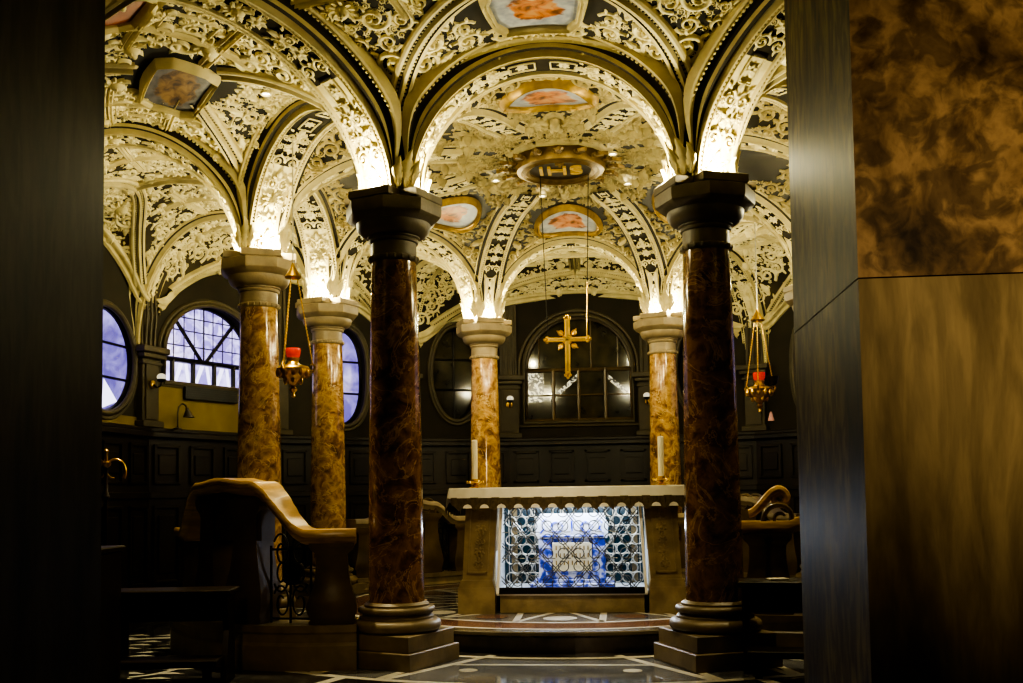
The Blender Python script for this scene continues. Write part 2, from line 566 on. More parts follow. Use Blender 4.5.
class Surf:
    """surface P(a,b) with numeric tangents; h is measured along the inward normal (downwards / into the room)"""
    def __init__(s, P, da=1e-3, db=1e-3):
        s.P, s.da, s.db = P, da, db

    def frame(s, a, b):
        e = s.da
        Ta = (s.P(a + e, b) - s.P(a - e, b)) / (2 * e)
        e = s.db
        Tb = (s.P(a, b + e) - s.P(a, b - e)) / (2 * e)
        n = np.cross(Ta, Tb)
        n /= np.linalg.norm(n, axis=-1)[..., None] + 1e-12
        return Ta, Tb, n

    def map(s, a, b, h, sgn):
        Ta, Tb, n = s.frame(a, b)
        return s.P(a, b) + n * (h * sgn)[..., None]

    def place(s, mb, tname, a0, b0, scale, rot, hs=1.0, h0=0.0, sgn=1, mi=0, mirror=1, lim=None, sx=1.0):
        tv, tf = TM[tname]
        a = np.array([a0]); b = np.array([b0])
        Ta, Tb, n = s.frame(a, b)
        Ta, Tb = Ta[0], Tb[0]
        e1 = Ta / np.linalg.norm(Ta)
        e2 = Tb - e1 * (Tb @ e1); e2 /= np.linalg.norm(e2)
        J = np.array([[Ta @ e1, Tb @ e1], [Ta @ e2, Tb @ e2]])
        Ji = np.linalg.inv(J)
        x = tv[:, 0] * scale * sx; y = tv[:, 1] * scale * mirror
        X = x * cos(rot) - y * sin(rot); Y = x * sin(rot) + y * cos(rot)
        A = a0 + Ji[0, 0] * X + Ji[0, 1] * Y
        B = b0 + Ji[1, 0] * X + Ji[1, 1] * Y
        if lim:
            A = np.clip(A, lim[0], lim[1]); B = np.clip(B, lim[2], lim[3])
        Q = s.map(A, B, tv[:, 2] * scale * hs + h0, sgn)
        mb.add(Q, tf if mirror > 0 else [f[::-1] for f in tf], mi)


# ------------------------------------------------------------------ vault shapes (local frame: bay looks along +Y)
def el(x):
    return np.sqrt(np.clip(1 - x * x, 0, 1))


def bay_surface(ia, ib, oa, ob, ra, rb):
    """vault over the ground between columns at angles ia, ib and wall points at angles oa, ob (radii ra, rb)"""
    A, B = np.array(pol(ia, RC)), np.array(pol(ib, RC))

    def P(s, v):
        s = np.asarray(s, float); v = np.asarray(v, float)
        f = (s + 1) / 2
        ang = np.radians(oa + (ob - oa) * f); rad = ra + (rb - ra) * f
        x = (1 - v) * (A[0] + (B[0] - A[0]) * f) + v * rad * np.sin(ang)
        y = (1 - v) * (A[1] + (B[1] - A[1]) * f) + v * rad * np.cos(ang)
        spr = ZS + (ZW - ZS) * v
        crown = ZV - .02 - .30 * np.clip(v, 0, 1) ** 3
        z1 = spr + (crown - spr) * el(s)
        z2 = spr + (ZV - spr) * el(2 * v - 1)
        k = 26.0
        z = np.log(np.exp(k * (z1 - 4)) + np.exp(k * (z2 - 4))) / k + 4 - .02
        return np.stack([x, y, z], -1)
    return P


def P_dome(s, r):
    s = np.asarray(s, float); r = np.asarray(r, float)
    x = s * HE * r; y = AP * r
    d = RC * (1 - r)
    z1 = ZS + (ZV - .05 - ZS) * el(s) + (ZD - ZV) * np.clip(1 - r, 0, 1)
    q = np.clip(d / 1.55, 0, 1)
    z2 = ZS + (ZV + .03 - ZS) * el(1 - q) + (ZD - ZV - .03) * np.clip((d - .9) / 2.2, 0, 1)
    k = 26.0
    z = np.log(np.exp(k * (z1 - 4)) + np.exp(k * (z2 - 4))) / k + 4 - .02
    return np.stack([x, y, z], -1)


S_dome = Surf(P_dome, 1e-3, 1e-3)


def grid_surface(P, a0, a1, na, b0, b1, nb, mi=0, costh=False):
    if costh:
        aa = a0 + (a1 - a0) * (1 - np.cos(np.linspace(0, pi, na))) / 2
        bb = b0 + (b1 - b0) * (1 - np.cos(np.linspace(0, pi, nb))) / 2
    else:
        aa = np.linspace(a0, a1, na); bb = np.linspace(b0, b1, nb)
    A, B = np.meshgrid(aa, bb)
    Q = P(A, B).reshape(-1, 3)
    f = [(j * na + i, j * na + i + 1, (j + 1) * na + i + 1, (j + 1) * na + i) for j in range(nb - 1) for i in range(na - 1)]
    return MB().add(Q, f, mi)


def scatter(surf, mb, arange, brange, spacing, keep, smin, smax, seed, sgn, kinds, hs=1.0, mirror=True, lim=None):
    rnd = random.Random(seed)
    pts = []
    tries = 0
    while tries < 5000:
        tries += 1
        a = rnd.uniform(*arange); b = rnd.uniform(*brange)
        if not keep(a, b):
            continue
        p = surf.P(np.array([a]), np.array([b]))[0]
        sc = rnd.uniform(smin, smax)
        if any((p[0] - q[0]) ** 2 + (p[1] - q[1]) ** 2 + (p[2] - q[2]) ** 2 < (spacing * (sc + q[3])) ** 2 for q in pts):
            continue
        pts.append((p[0], p[1], p[2], sc))
        k = rnd.choice(kinds); rot = rnd.uniform(0, 2 * pi)
        if k in ('putto', 'mask', 'lyre'):
            rot = pi / 2 * (1 if sgn else 1) + rnd.uniform(-.5, .5)
        big = 1.35 if k in ('putto', 'mask') else 1.0
        surf.place(mb, k, a, b, sc * big, rot, hs, 0, sgn, 0, 1, lim)
        if mirror:
            surf.place(mb, k, -a, b, sc * big, pi - rot, hs, 0, sgn, 0, -1, lim)


# ----- sweeps of mouldings along a line of surface points
def sweep(mb, C, Nn, Bn, prof, mi=0, closed=False):
    """C centre points, Nn 'down into room' normals, Bn sideways unit vectors; prof = [(q,n)...]"""
    rings = [[C[i] + Bn[i] * q + Nn[i] * n for q, n in prof] for i in range(len(C))]
    mb.rings([[tuple(p) for p in r] for r in rings], mi, False)
    return mb


def curve_on(surf, A, B, sgn):
    A = np.array(A, float); B = np.array(B, float)
    C = surf.P(A, B)
    Ta, Tb, n = surf.frame(A, B)
    n = n * sgn
    t = np.gradient(C, axis=0); t /= np.linalg.norm(t, axis=1)[:, None] + 1e-9
    b = np.cross(t, n); b /= np.linalg.norm(b, axis=1)[:, None] + 1e-9
    return C, n, b


RIBPROF = [(-.085, -.03), (-.085, .03), (-.07, .045), (-.05, .045), (-.045, .025), (-.02, .03), (-.012, .07), (.012, .07), (.02, .03), (.045, .025), (.05, .045), (.07, .045), (.085, .03), (.085, -.03)]
SMALLRIB = [(-.045, -.02), (-.045, .02), (-.03, .035), (-.012, .02), (0, .045), (.012, .02), (.03, .035), (.045, .02), (.045, -.02)]


def beads_along(mb, C, Nn, Bn, q, n, step, size, mi=0):
    d = np.concatenate([[0], np.cumsum(np.linalg.norm(np.diff(C, axis=0), axis=1))])
    k = int(d[-1] / step)
    tv, tf = TM['bead']
    for i in range(k):
        x = (i + .5) * step
        c = np.array([np.interp(x, d, C[:, j]) for j in range(3)])
        nn = np.array([np.interp(x, d, Nn[:, j]) for j in range(3)]); nn /= np.linalg.norm(nn)
        bb = np.array([np.interp(x, d, Bn[:, j]) for j in range(3)]); bb /= np.linalg.norm(bb)
        t = np.cross(nn, bb)
        Q = c + bb * q + nn * n + np.outer(tv[:, 0] * size, bb) + np.outer(tv[:, 1] * size, t) + np.outer(tv[:, 2] * size * .9, nn)
        mb.add(Q, tf, mi)


# ----- arch bands: soffit with ornament field, stepped archivolts up to the vault
class Band:
    def __init__(s, pts, side, hw):
        """pts (n,3) along the intrados, side = horizontal unit vector across"""
        s.C = np.array(pts, float); s.side = np.array(side, float)
        s.d = np.concatenate([[0], np.cumsum(np.linalg.norm(np.diff(s.C, axis=0), axis=1))])
        s.L = s.d[-1]; s.hw = hw

    def P(s, x, q):
        x = np.asarray(x, float); q = np.asarray(q, float)
        c = np.stack([np.interp(x, s.d, s.C[:, j]) for j in range(3)], -1)
        return c + q[..., None] * s.side

    def make(s, name_parent, ground, top=.10, seed=0, flat_ends=.22, half=False, nsec=None):
        C = s.C
        t = np.gradient(C, axis=0); t /= np.linalg.norm(t, axis=1)[:, None]
        side = np.tile(s.side, (len(C), 1))
        nn = np.cross(t, side)                    # points one way consistently
        if nn[len(C) // 2, 2] > 0:
            nn = -nn
        hw = s.hw
        gd = MB(); mo = MB()
        sweep(gd, C, nn, side, [(-hw * .76, -.012), (hw * .76, -.012)])
        ends = np.minimum(s.d, 1e9 if half else s.L - s.d)
        grow = np.clip((ends - .10) / .55, 0.0, 1); grow = .12 + .88 * grow * grow * (3 - 2 * grow)
        for g in (-1, 1):
            prof = [(hw * .74, -.02), (hw * .74, .014), (hw * .80, .020), (hw * .83, .004), (hw * .91, .004), (hw * .93, .018), (hw, .018), (hw * 1.01, -.01)]
            outer = [(.01, -.02), (.05, -.022), (.06, -.05), (.065, -.085), (.085, -.11), (.11, -.115), (.12, -.10), (.135, -.11), (.14, -top - .10)]
            rings = []
            for i in range(len(C)):
                r = [C[i] + side[i] * q * g + nn[i] * n for q, n in prof] + [C[i] + side[i] * g * (hw + q * grow[i]) + nn[i] * (n * grow[i] - .012) for q, n in outer]
                rings.append([tuple(p) for p in r])
            f0 = len(mo.f)
            mo.rings(rings, 0, False)
            npf = len(prof) + len(outer) - 1
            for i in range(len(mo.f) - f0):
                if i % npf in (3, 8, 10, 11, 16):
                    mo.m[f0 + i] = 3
            beads_along(mo, C, nn, side, g * hw * .87, .003, .034, .011)
            m0, m1 = int(len(C) * .16), int(len(C) * .84)
            if half: m0, m1 = int(len(C) * .3), len(C)
            beads_along(mo, C[m0:m1], nn[m0:m1], side[m0:m1], g * (hw + .098), -.115, .036, .012)
        sf = Surf(s.P, 2e-3, 2e-3)
        m = s.C.shape[0] // 2
        Ta, Tb, n = sf.frame(np.array([s.L / 2]), np.array([0.]))
        sgn = 1 if n[0, 2] < 0 else -1
        orn = MB()
        rnd = random.Random(seed)
        x = .10
        seq = ['lyre', 'rose', 'mask', 'lyre', 'leaf', 'rose', 'lyre', 'frameb', 'leaf', 'rose']
        k = 0
        Lh = s.L if half else s.L / 2
        while x < Lh - .05:
            kd = seq[(k + seed) % len(seq)]
            u = hw * .64
            for (xx, r) in ((x, 0),) if half else ((x, 0), (s.L - x, pi)):
                if kd == 'frameb':
                    sf.place(orn, 'frame', xx, 0, .85 * u, 0, .8, 0, sgn)
                    sf.place(orn, 'rose', xx, 0, .45 * u, 0, .8, 0, sgn)
                elif kd == 'rose':
                    sf.place(orn, 'rose', xx, 0, .66 * u, .3, 1, 0, sgn)
                    for g in (-1, 1):
                        sf.place(orn, 'sa', xx, g * u * .86, .34 * u, r, 1.2, 0, sgn, 0, g)
                elif kd == 'leaf':
                    for g in (-1, 1):
                        sf.place(orn, 'sa', xx, g * u * .62, .62 * u, r + g * .5, 1.2, 0, sgn, 0, g)
                else:
                    sf.place(orn, kd, xx, 0, 1.0 * u, r, 1.0, 0, sgn)
                    for g in (-1, 1):
                        sf.place(orn, 'sb', xx - .05 * cos(r), g * u * .88, .36 * u, r, 1.2, 0, sgn, 0, g)
                        sf.place(orn, 'leaf', xx + .07 * cos(r), g * u * .8, .26 * u, r + g * .8, 1.2, 0, sgn, 0, g)
            x += {'rose': .16, 'leaf': .16, 'frameb': .22}.get(kd, .21)
            k += 1
        return gd, mo, orn


def edge_band(ia, ib):
    A, B = np.array(pol(ia, RC)), np.array(pol(ib, RC))
    d = (B - A); L = np.linalg.norm(d); d /= L
    tt = np.linspace(0, pi, 61)
    x = L / 2 - (L / 2 - .17) * np.cos(tt)
    pts = np.stack([A[0] + d[0] * x, A[1] + d[1] * x, ZS + (ZA - ZS) * np.sin(tt)], 1)
    return Band(pts, (-d[1], d[0], 0), .19)


def radial_band(ia, oa, ra):
    """from the column outwards to the wall"""
    A, B = np.array(pol(ia, RC)), np.array(pol(oa, ra))
    d = (B - A); L = np.linalg.norm(d); d /= L
    tt = np.linspace(0, pi, 61)
    x = (L + .15) / 2 - (L - .19) / 2 * np.cos(tt)
    v = x / L
    spr = ZS + (ZW - ZS) * v
    z = spr + (ZA + .03 - spr) * np.sin(tt)
    pts = np.stack([A[0] + d[0] * x, A[1] + d[1] * x, z], 1)
    return Band(pts, (d[1], -d[0], 0), .19)


def dome_band():
    tt = np.linspace(0, pi / 2, 33)
    d = .17 + 1.55 * (1 - np.cos(tt))
    z = ZS + (ZV - .03 - ZS) * np.sin(tt)
    d = np.concatenate([d, [1.85, 2.0]]); z = np.concatenate([z, [ZV - .015, ZV + .0]])
    u = np.array(pol(22.5, 1))
    pts = np.stack([u[0] * (RC - d), u[1] * (RC - d), z], 1)
    return Band(pts, (u[1], -u[0], 0), .15)


# ------------------------------------------------------------------ ceilings
def corbel_mesh(ia):
    """acanthus leaves standing in the corners between the arch bands on a column"""
    mb = MB()
    c = np.array(pol(ia, RC, 0))
    for k, az in enumerate((ia + 56, ia - 56, ia + 147, ia - 147)):
        u = np.array([sin(radians(az)), cos(radians(az)), 0]); w = np.array([u[1], -u[0], 0])
        for (off, sc, lean) in ((0, 1, .0), (-.055, .8, -.25), (.055, .8, .25)):
            tv, tf = TM['leaf']
            L = .15 * sc
            x = (tv[:, 0] + .9) * L
            out = .245 + .05 * (x / .28) ** 2 + tv[:, 2] * .16
            Q = c + np.array([0, 0, ZS + .02]) + np.outer(out, u) + np.outer(off + tv[:, 1] * .13 * sc + lean * x * .5, w) + np.outer(x * 1.05, np.array([0, 0, 1.]))
            mb.add(Q, tf)
    return mb


def inst(o, rz, parent=None):
    c = o.copy(); COL.objects.link(c)
    if parent is None:
        c.rotation_euler = (0, 0, rz)
    else:
        c.parent = parent
    return c


SURF = {}


def make_bay(k, ia, ib, oa, ob, ra, rb, ground, bands, hole, seed, panels=True):
    P = bay_surface(ia, ib, oa, ob, ra, rb)
    S = Surf(P)
    g = grid_surface(P, -1, 1, 61, 0, 1.0, 51, costh=True)
    bay = g.build('ceiling', ground, kind='structure', recalc=False)
    n0 = S.frame(np.array([0.]), np.array([.5]))[2][0]
    sgn = 1 if n0[2] < 0 else -1
    SURF[k] = (S, sgn)
    hv, hs_, hr = hole

    def keep(a, b):
        if a < .02:
            return False
        diag = abs(abs(a) - abs(1 - 2 * b))
        if diag < .06 or abs(a) > .93 or b < .04 or b > .96:
            return False
        if hr and (a / hs_) ** 2 + ((b - hv) / hr) ** 2 < 1:
            return False
        return True
    rel = MB()
    for b in (.60, .72, .84):
        if keep(.021, b):
            S.place(rel, 'mask' if b == .72 else 'lyre', 0, b, .17, pi / 2, 1.1, 0, sgn)
    fr = ((.62, .50, .19), (.84, .50, .12), (.30, .80, .15), (.34, .26, .12))
    for (a, b, sx) in fr:
        if not keep(a, b) and sx < .15:
            continue
        for g_ in (-1, 1):
            S.place(rel, 'frame2' if sx < .14 else 'frame', a * g_, b, sx, pi / 2, 1, 0, sgn)
            S.place(rel, 'lyre' if sx > .16 else 'rose', a * g_, b, sx * .5, 0 if g_ < 0 else pi, 1, 0, sgn)
    lim = (-.985, .985, .012, .988)
    scatter(S, rel, (.02, .93), (.04, .96), .74, keep, .085, .15, seed, sgn, ['sa', 'sb', 'sa', 'sb', 'sa', 'sb', 'leaf', 'lyre', 'mask'], 1.35, True, lim)
    scatter(S, rel, (.02, .96), (.02, .98), .85, keep, .028, .042, seed + 50, sgn, ['leaf', 'sa', 'sb'], 1.2, True, lim)
    parts = [rel.build('stucco_relief', M['stucco'], bay, ang=50, recalc=False)]
    rb_ = MB()
    for sg in (-1, 1):
        for (f0, f1) in ((.05, .5), (.5, .95)):
            v = np.linspace(f0, f1, 40)
            spr = ZS + (ZW - ZS) * v
            crown = ZV - .02 - .30 * v ** 3
            e = np.clip((ZV - spr) * el(2 * v - 1) / (crown - spr), 0, 1)
            s_ = sg * np.sqrt(1 - e * e)
            if hr:
                ok = (s_ / (hs_ * .8)) ** 2 + ((v - hv) / (hr * .8)) ** 2 > 1
                v, s_ = v[ok], s_[ok]
            if len(v) < 4:
                continue
            C, n, b = curve_on(S, s_, v, sgn)
            f0 = len(rb_.f)
            sweep(rb_, C, n, b, RIBPROF)
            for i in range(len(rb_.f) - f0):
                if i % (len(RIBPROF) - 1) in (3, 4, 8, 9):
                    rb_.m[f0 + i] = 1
            beads_along(rb_, C, n, b, .034, .03, .035, .009)
            beads_along(rb_, C, n, b, -.034, .03, .035, .009)
    for sg in (-1, 1):
        v = np.full(30, .5)
        for dv in (-.105, .105):
            C, n, b = curve_on(S, np.linspace(.26, .97, 30) * sg, v + dv, sgn)
            sweep(rb_, C, n, b, SMALLRIB)
        C, n, b = curve_on(S, np.full(30, .5) * sg, np.linspace(.30, .70, 30), sgn)
        sweep(rb_, C, n, b, SMALLRIB)
    # a frieze line along the arch
    C, n, b = curve_on(S, np.linspace(-.80, .80, 50), np.full(50, .085), sgn)
    sweep(rb_, C, n, b, SMALLRIB)
    C, n, b = curve_on(S, np.linspace(-.93, .93, 70), np.full(70, .975), sgn)
    sweep(rb_, C, n, b, [(q * 1.3, m_ * 1.3) for q, m_ in RIBPROF])
    parts.append(rb_.build('diagonal_rib', [M['molding'], M['groove_shade']], bay, ang=40))
    bl = [('arch_band', edge_band(ia, ib), 0)] + [('transverse_arch_band', radial_band(*q), 3) for q in bands]
    for nm, bd, sd in bl:
        gd, mo, orn = bd.make(None, None, seed=sd)
        m = MB(); m.merge(mo); off = len(m.f)
        m.merge(gd); m.m[off:] = [2 if (i < 16 or i > 43) else 1 for i in range(len(m.f) - off)]
        off = len(m.f)
        m.merge(orn); m.m[off:] = [2] * (len(m.f) - off)
        parts.append(m.build(nm, [M['molding'], M['ground_band'], M['stucco'], M['groove_shade']], bay, ang=45, recalc=False))
    for q in bands:
        parts.append(corbel_mesh(q[0]).build('corbel_leaves', M['stucco'], bay, ang=60))
    return bay, parts


RO = 6.05       # the vault runs out further towards the entrance
FA = 150.3


def make_ceilings():
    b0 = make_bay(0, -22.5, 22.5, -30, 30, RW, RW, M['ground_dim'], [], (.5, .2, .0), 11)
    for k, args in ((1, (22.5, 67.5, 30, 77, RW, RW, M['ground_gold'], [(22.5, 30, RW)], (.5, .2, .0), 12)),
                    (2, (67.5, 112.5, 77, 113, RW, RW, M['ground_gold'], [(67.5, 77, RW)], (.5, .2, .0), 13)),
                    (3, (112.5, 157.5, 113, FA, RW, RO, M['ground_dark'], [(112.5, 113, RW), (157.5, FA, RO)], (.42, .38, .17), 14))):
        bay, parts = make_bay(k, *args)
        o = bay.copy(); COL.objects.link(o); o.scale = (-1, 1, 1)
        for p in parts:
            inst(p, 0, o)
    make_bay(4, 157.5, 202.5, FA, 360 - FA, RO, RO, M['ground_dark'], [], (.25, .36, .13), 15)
    # ---- dome sector
    g = grid_surface(P_dome, -1, 1, 41, .02, 1.0, 41)
    dom = g.build('ceiling', M['ground_dome'], kind='structure', recalc=False)
    n0 = S_dome.frame(np.array([0.]), np.array([.6]))[2][0]
    sg2 = 1 if n0[2] < 0 else -1
    rel = MB()

    def keepd(a, r):
        if a < .02 or r < .13 or r > .97:
            return False
        hwid = .17 / (HE * r)
        if abs(a) > 1 - hwid:
            return False
        x, y = a * HE * r, AP * r
        if (x / .50) ** 2 + ((y - 1.95) / .50) ** 2 < 1:
            return False
        return True
    for (a, r, sc, rot) in ((.0, .38, .20, pi / 2), (.55, .50, .14, .9)):
        for g_ in ((1, -1) if a else (1,)):
            S_dome.place(rel, 'putto', a * g_, r, sc, rot if g_ > 0 else pi - rot, 1.3, 0, sg2, 0, g_)
    scatter(S_dome, rel, (.02, 1), (.13, .97), .80, keepd, .09, .15, 21, sg2, ['sa', 'sb', 'leaf', 'lyre', 'sb', 'mask', 'sa'], 1.45)
    scatter(S_dome, rel, (.02, 1), (.2, .98), 1.0, keepd, .035, .05, 22, sg2, ['leaf', 'sa'], 1.2)
    scatter(S_dome, rel, (.02, .98), (.14, .42), 1.0, lambda a, r: True, .05, .08, 33, sg2, ['leaf', 'sa', 'sb'], 1.3)
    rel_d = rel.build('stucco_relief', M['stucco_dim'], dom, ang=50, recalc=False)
    gd, mo, orn = dome_band().make(None, None, top=.08, seed=5, half=True)
    m = MB(); m.merge(mo); off = len(m.f)
    m.merge(gd); m.m[off:] = [2 if i < 7 else 1 for i in range(len(m.f) - off)]
    off = len(m.f)
    m.merge(orn); m.m[off:] = [2] * (len(m.f) - off)
    rib_d = m.build('dome_rib', [M['molding'], M['ground_band'], M['stucco'], M['groove_shade']], dom, ang=45, recalc=False)
    rb = MB()
    th = np.linspace(-1, 1, 20)
    C, n, b = curve_on(S_dome, th, np.full(20, .185), sg2)
    sweep(rb, C, n, b, SMALLRIB)
    ring_d = rb.build('crown_moulding', M['stucco_dim'], dom)
    for k in range(1, 8):
        o = inst(dom, -radians(45 * k))
        for p in (rel_d, rib_d, ring_d):
            inst(p, 0, o)
    return sg2


SG_D = make_ceilings()


# ------------------------------------------------------------------ paintings on the vaults
def painting(surf, sgn, a0, b0, rx, ry, shape, bay, mat, label, frame_mat, h=.035, flip=False):
    """panel and frame laid on the vault; local to the bay then turned"""
    rz = -radians(45 * bay)
    c0 = surf.P(np.array([a0]), np.array([b0]))[0]
    n_ = 40
    if shape == 'oval':
        out = [(cos(2 * pi * i / n_), sin(2 * pi * i / n_)) for i in range(n_)]
    elif shape == 'dome':
        out = [(cos(2 * pi * i / n_), max(-.72, sin(2 * pi * i / n_) * (1.0 if sin(2 * pi * i / n_) > 0 else .9))) for i in range(n_)]
    elif shape == 'rect':
        out = []
        for (x0, y0), (x1, y1) in zip([(-1, -1), (1, -1), (1, 1), (-1, 1)], [(1, -1), (1, 1), (-1, 1), (-1, -1)]):
            out += [(x0 + (x1 - x0) * i / 10, y0 + (y1 - y0) * i / 10) for i in range(10)]
    else:  # octagonal-ended
        pts = [(-1, -.55), (-.8, -1), (.8, -1), (1, -.55), (1, .55), (.8, 1), (-.8, 1), (-1, .55)]
        out = []
        for i in range(8):
            p, q = pts[i], pts[(i + 1) % 8]
            out += [(p[0] + (q[0] - p[0]) * k / 5, p[1] + (q[1] - p[1]) * k / 5) for k in range(5)]
    Ta, Tb, n = surf.frame(np.array([a0]), np.array([b0]))
    Ta, Tb = Ta[0], Tb[0]
    e1 = Ta / np.linalg.norm(Ta); e2 = Tb - e1 * (Tb @ e1); e2 /= np.linalg.norm(e2)
    Ji = np.linalg.inv(np.array([[Ta @ e1, Tb @ e1], [Ta @ e2, Tb @ e2]]))

    def pt(x, y, hh):
        A = a0 + Ji[0, 0] * x + Ji[0, 1] * y; B = b0 + Ji[1, 0] * x + Ji[1, 1] * y
        return surf.map(np.array([A]), np.array([B]), np.array([hh]), sgn)[0] - c0
    loc = Matrix.Rotation(rz, 3, 'Z') @ Vector(c0)
    t = thing('ceiling_painting', label, 'painting', tuple(loc), rz)
    if flip:
        t.location.x = -t.location.x; t.scale = (-1, 1, 1)
    rings = [[pt(x * rx * k, y * ry * k, h) for x, y in out] for k in (.03, .35, .7, 1.0)]
    mb = MB().rings([[tuple(p) for p in r] for r in rings], 0, True, True, False)
    o = mb.build('painted_panel', mat, t, recalc=False)
    me = o.data
    uvl = me.uv_layers.new(name='UVMap')
    flat = [(x * k, y * k) for k in (.03, .35, .7, 1.0) for x, y in out]
    for lp in me.loops:
        uvl.data[lp.index].uv = flat[lp.vertex_index]
    fr = MB()
    w = .040
    prof = [(0, h - .01), (.0, h + .02), (.012, h + .035), (.028, h + .02), (.04, h + .045), (w, h + .04), (w + .02, h + .01), (w + .03, -.03)]
    m = len(out)
    rr = []
    for i, (x, y) in enumerate(out):
        l = sqrt((x * rx) ** 2 + (y * ry) ** 2) + 1e-6
        rr.append([tuple(pt(x * rx * (1 + q / l), y * ry * (1 + q / l), hh)) for q, hh in prof])
    rr.append(rr[0])
    fr.rings(rr, 0, False)
    fr.build('frame', frame_mat, t, recalc=False)
    return t


DOME_OVAL = {4: ('half-round painting of an orange figure on blue sky just behind the nearest arch', 'fresco1'),
             0: ('oval painting of a rosy figure in a gilt frame above the arch behind the altar', 'fresco2'),
             7: ('oval painting of an orange figure just right of the left front column capital', 'fresco1'),
             1: ('oval painting at the back right of the dome beside the right front capital', 'fresco2')}
for k, (lab, mt) in DOME_OVAL.items():
    painting(S_dome, SG_D, 0, .70, .36, .34 if k == 4 else .38, 'dome' if k == 4 else 'oval', k, M[mt], lab, M['goldpaint'])
painting(*SURF[4], 0, .25, .30, .26, 'oct', 0, M['fresco1'], 'framed painting of an orange robed figure at the top edge above the nearest arch', M['molding'])
painting(*SURF[3], 0, .42, .40, .26, 'oval', 0, M['fresco2'], 'pale blue oval painting on the vault beyond the right front column', M['goldpaint'])
painting(*SURF[3], -.12, .42, .42, .22, 'oct', 0, M['fresco3'], 'dark brown landscape painting in an eight-sided stucco frame on the left vault', M['molding'], flip=True)
painting(*SURF[3], .70, .70, .26, .20, 'oct', 0, M['orange'], 'orange painted panel at the top left corner of the ceiling', M['molding'], flip=True)

# IHS medallion at the crown
t = thing('crown_medallion', 'dark oval medallion lettered IHS at the crown of the dome', 'medallion', (0, 0, 4.70))
MB().lathe([(.02, .0), (.30, .0), (.34, -.01), (.34, .14)], 40).build('plaque', M['ihs'], t)
fr = MB().lathe([(.33, .02), (.33, -.03), (.36, -.045), (.40, -.02), (.42, -.04), (.46, -.03), (.48, .02), (.48, .14), (.33, .14)], 48, cap=False)
fr.build('frame', M['bronze'], t)
rel = MB()
for k in range(16):
    a = 2 * pi * k / 16
    tv, tf = TM['leaf']
    u = np.array([cos(a), sin(a), 0]); w = np.array([-sin(a), cos(a), 0])
    rel.add(np.array([0, 0, .02]) + np.outer(.58 + tv[:, 0] * .11, u) + np.outer(tv[:, 1] * .13, w) + np.outer(-tv[:, 2] * .2, [0, 0, 1.]), tf)
rel.build('leaf_wreath', M['bronze'], t, recalc=False)


def text_mesh(body, size, name, mat, parent, depth=.008):
    cu = bpy.data.curves.new(name, 'FONT')
    cu.body = body; cu.size = size; cu.align_x = 'CENTER'; cu.align_y = 'CENTER'; cu.extrude = depth
    ob = bpy.data.objects.new(name, cu); COL.objects.link(ob)
    dg = bpy.context.evaluated_depsgraph_get()
    me = bpy.data.meshes.new_from_object(ob.evaluated_get(dg))
    bpy.data.objects.remove(ob)
    o = bpy.data.objects.new(name, me); COL.objects.link(o)
    me.materials.clear(); me.materials.append(mat)
    o.parent = parent
    return o


o = text_mesh('IHS', .34, 'lettering', M['lettergold'], t, .012)
o.rotation_euler = (pi, 0, 0)
o.location = (0, .02, -.012)
MB().box(-.012, .012, -.24, -.12, -.02, 0).box(-.045, .045, -.205, -.185, -.02, 0).build('small_cross', M['goldpaint'], t)


# ------------------------------------------------------------------ columns
def make_column():
    c = thing('marble_column', '', 'column', (0, 0, 0), 0)
    MB().box(-.345, .345, -.345, .345, 0, .13, 0, .006).box(-.315, .315, -.315, .315, .13, .25, 0, .006).build('plinth', M['stone'], c, ang=20)
    p = [(.31, .25), (.325, .255)]
    for i in range(9):
        a = -pi / 2 + pi * i / 8
        p.append((.295 + .045 * cos(a), .297 + .045 * sin(a)))
    p += [(.285, .345), (.285, .36), (.262, .375), (.262, .385)]
    for i in range(7):
        a = -pi / 2 + pi * i / 6
        p.append((.268 + .026 * cos(a), .411 + .026 * sin(a)))
    p += [(.25, .437), (.25, .452), (.225, .47)]
    MB().lathe(p, 48).build('base', M['stone'], c)
    sh = []
    for i in range(15):
        t_ = i / 14
        sh.append((.213 - .040 * t_ ** 1.6, .465 + (3.10 - .465) * t_))
    MB().lathe(sh, 48).build('shaft', M['marble_shaded'], c)
    p = [(.17, 3.08), (.185, 3.085), (.195, 3.10), (.195, 3.115), (.185, 3.128), (.176, 3.13), (.176, 3.23), (.19, 3.235), (.195, 3.25), (.19, 3.262), (.205, 3.27)]
    for i in range(9):
        a = pi / 2 * i / 8
        p.append((.205 + .085 * sin(a), 3.28 + .10 * (1 - cos(a))))
    p += [(.295, 3.385)]
    cap = MB().lathe(p, 48)
    for k in range(20):
        a = 2 * pi * k / 20
        cap.ell((.188 * cos(a), .188 * sin(a), 3.105), (.016, .016, .02), 6, 4)
    cap.build('capital', M['capshade'], c)
    ab = MB()
    oct_ = lambda r, z: [(r * cos(2 * pi * (j + .5) / 8) / cos(pi / 8), r * sin(2 * pi * (j + .5) / 8) / cos(pi / 8), z) for j in range(8)]
    ab.rings([oct_(.285, 3.38), oct_(.32, 3.40), oct_(.345, 3.43), oct_(.35, 3.46), oct_(.35, 3.52), oct_(.335, 3.525), oct_(.32, 3.535)], 0, True, True, True)
    for k in range(4):
        a = pi / 2 * k
        cx, cy = cos(a), sin(a)
        m = MB().box(.10, .335, -.185, .185, 3.53, 3.60, 0, .008)
        ab.merge(m, lambda p: (p[0] * cx - p[1] * cy, p[0] * cy + p[1] * cx, p[2]))
    ab.build('abacus', M['capshade'], c, ang=25)
    return c


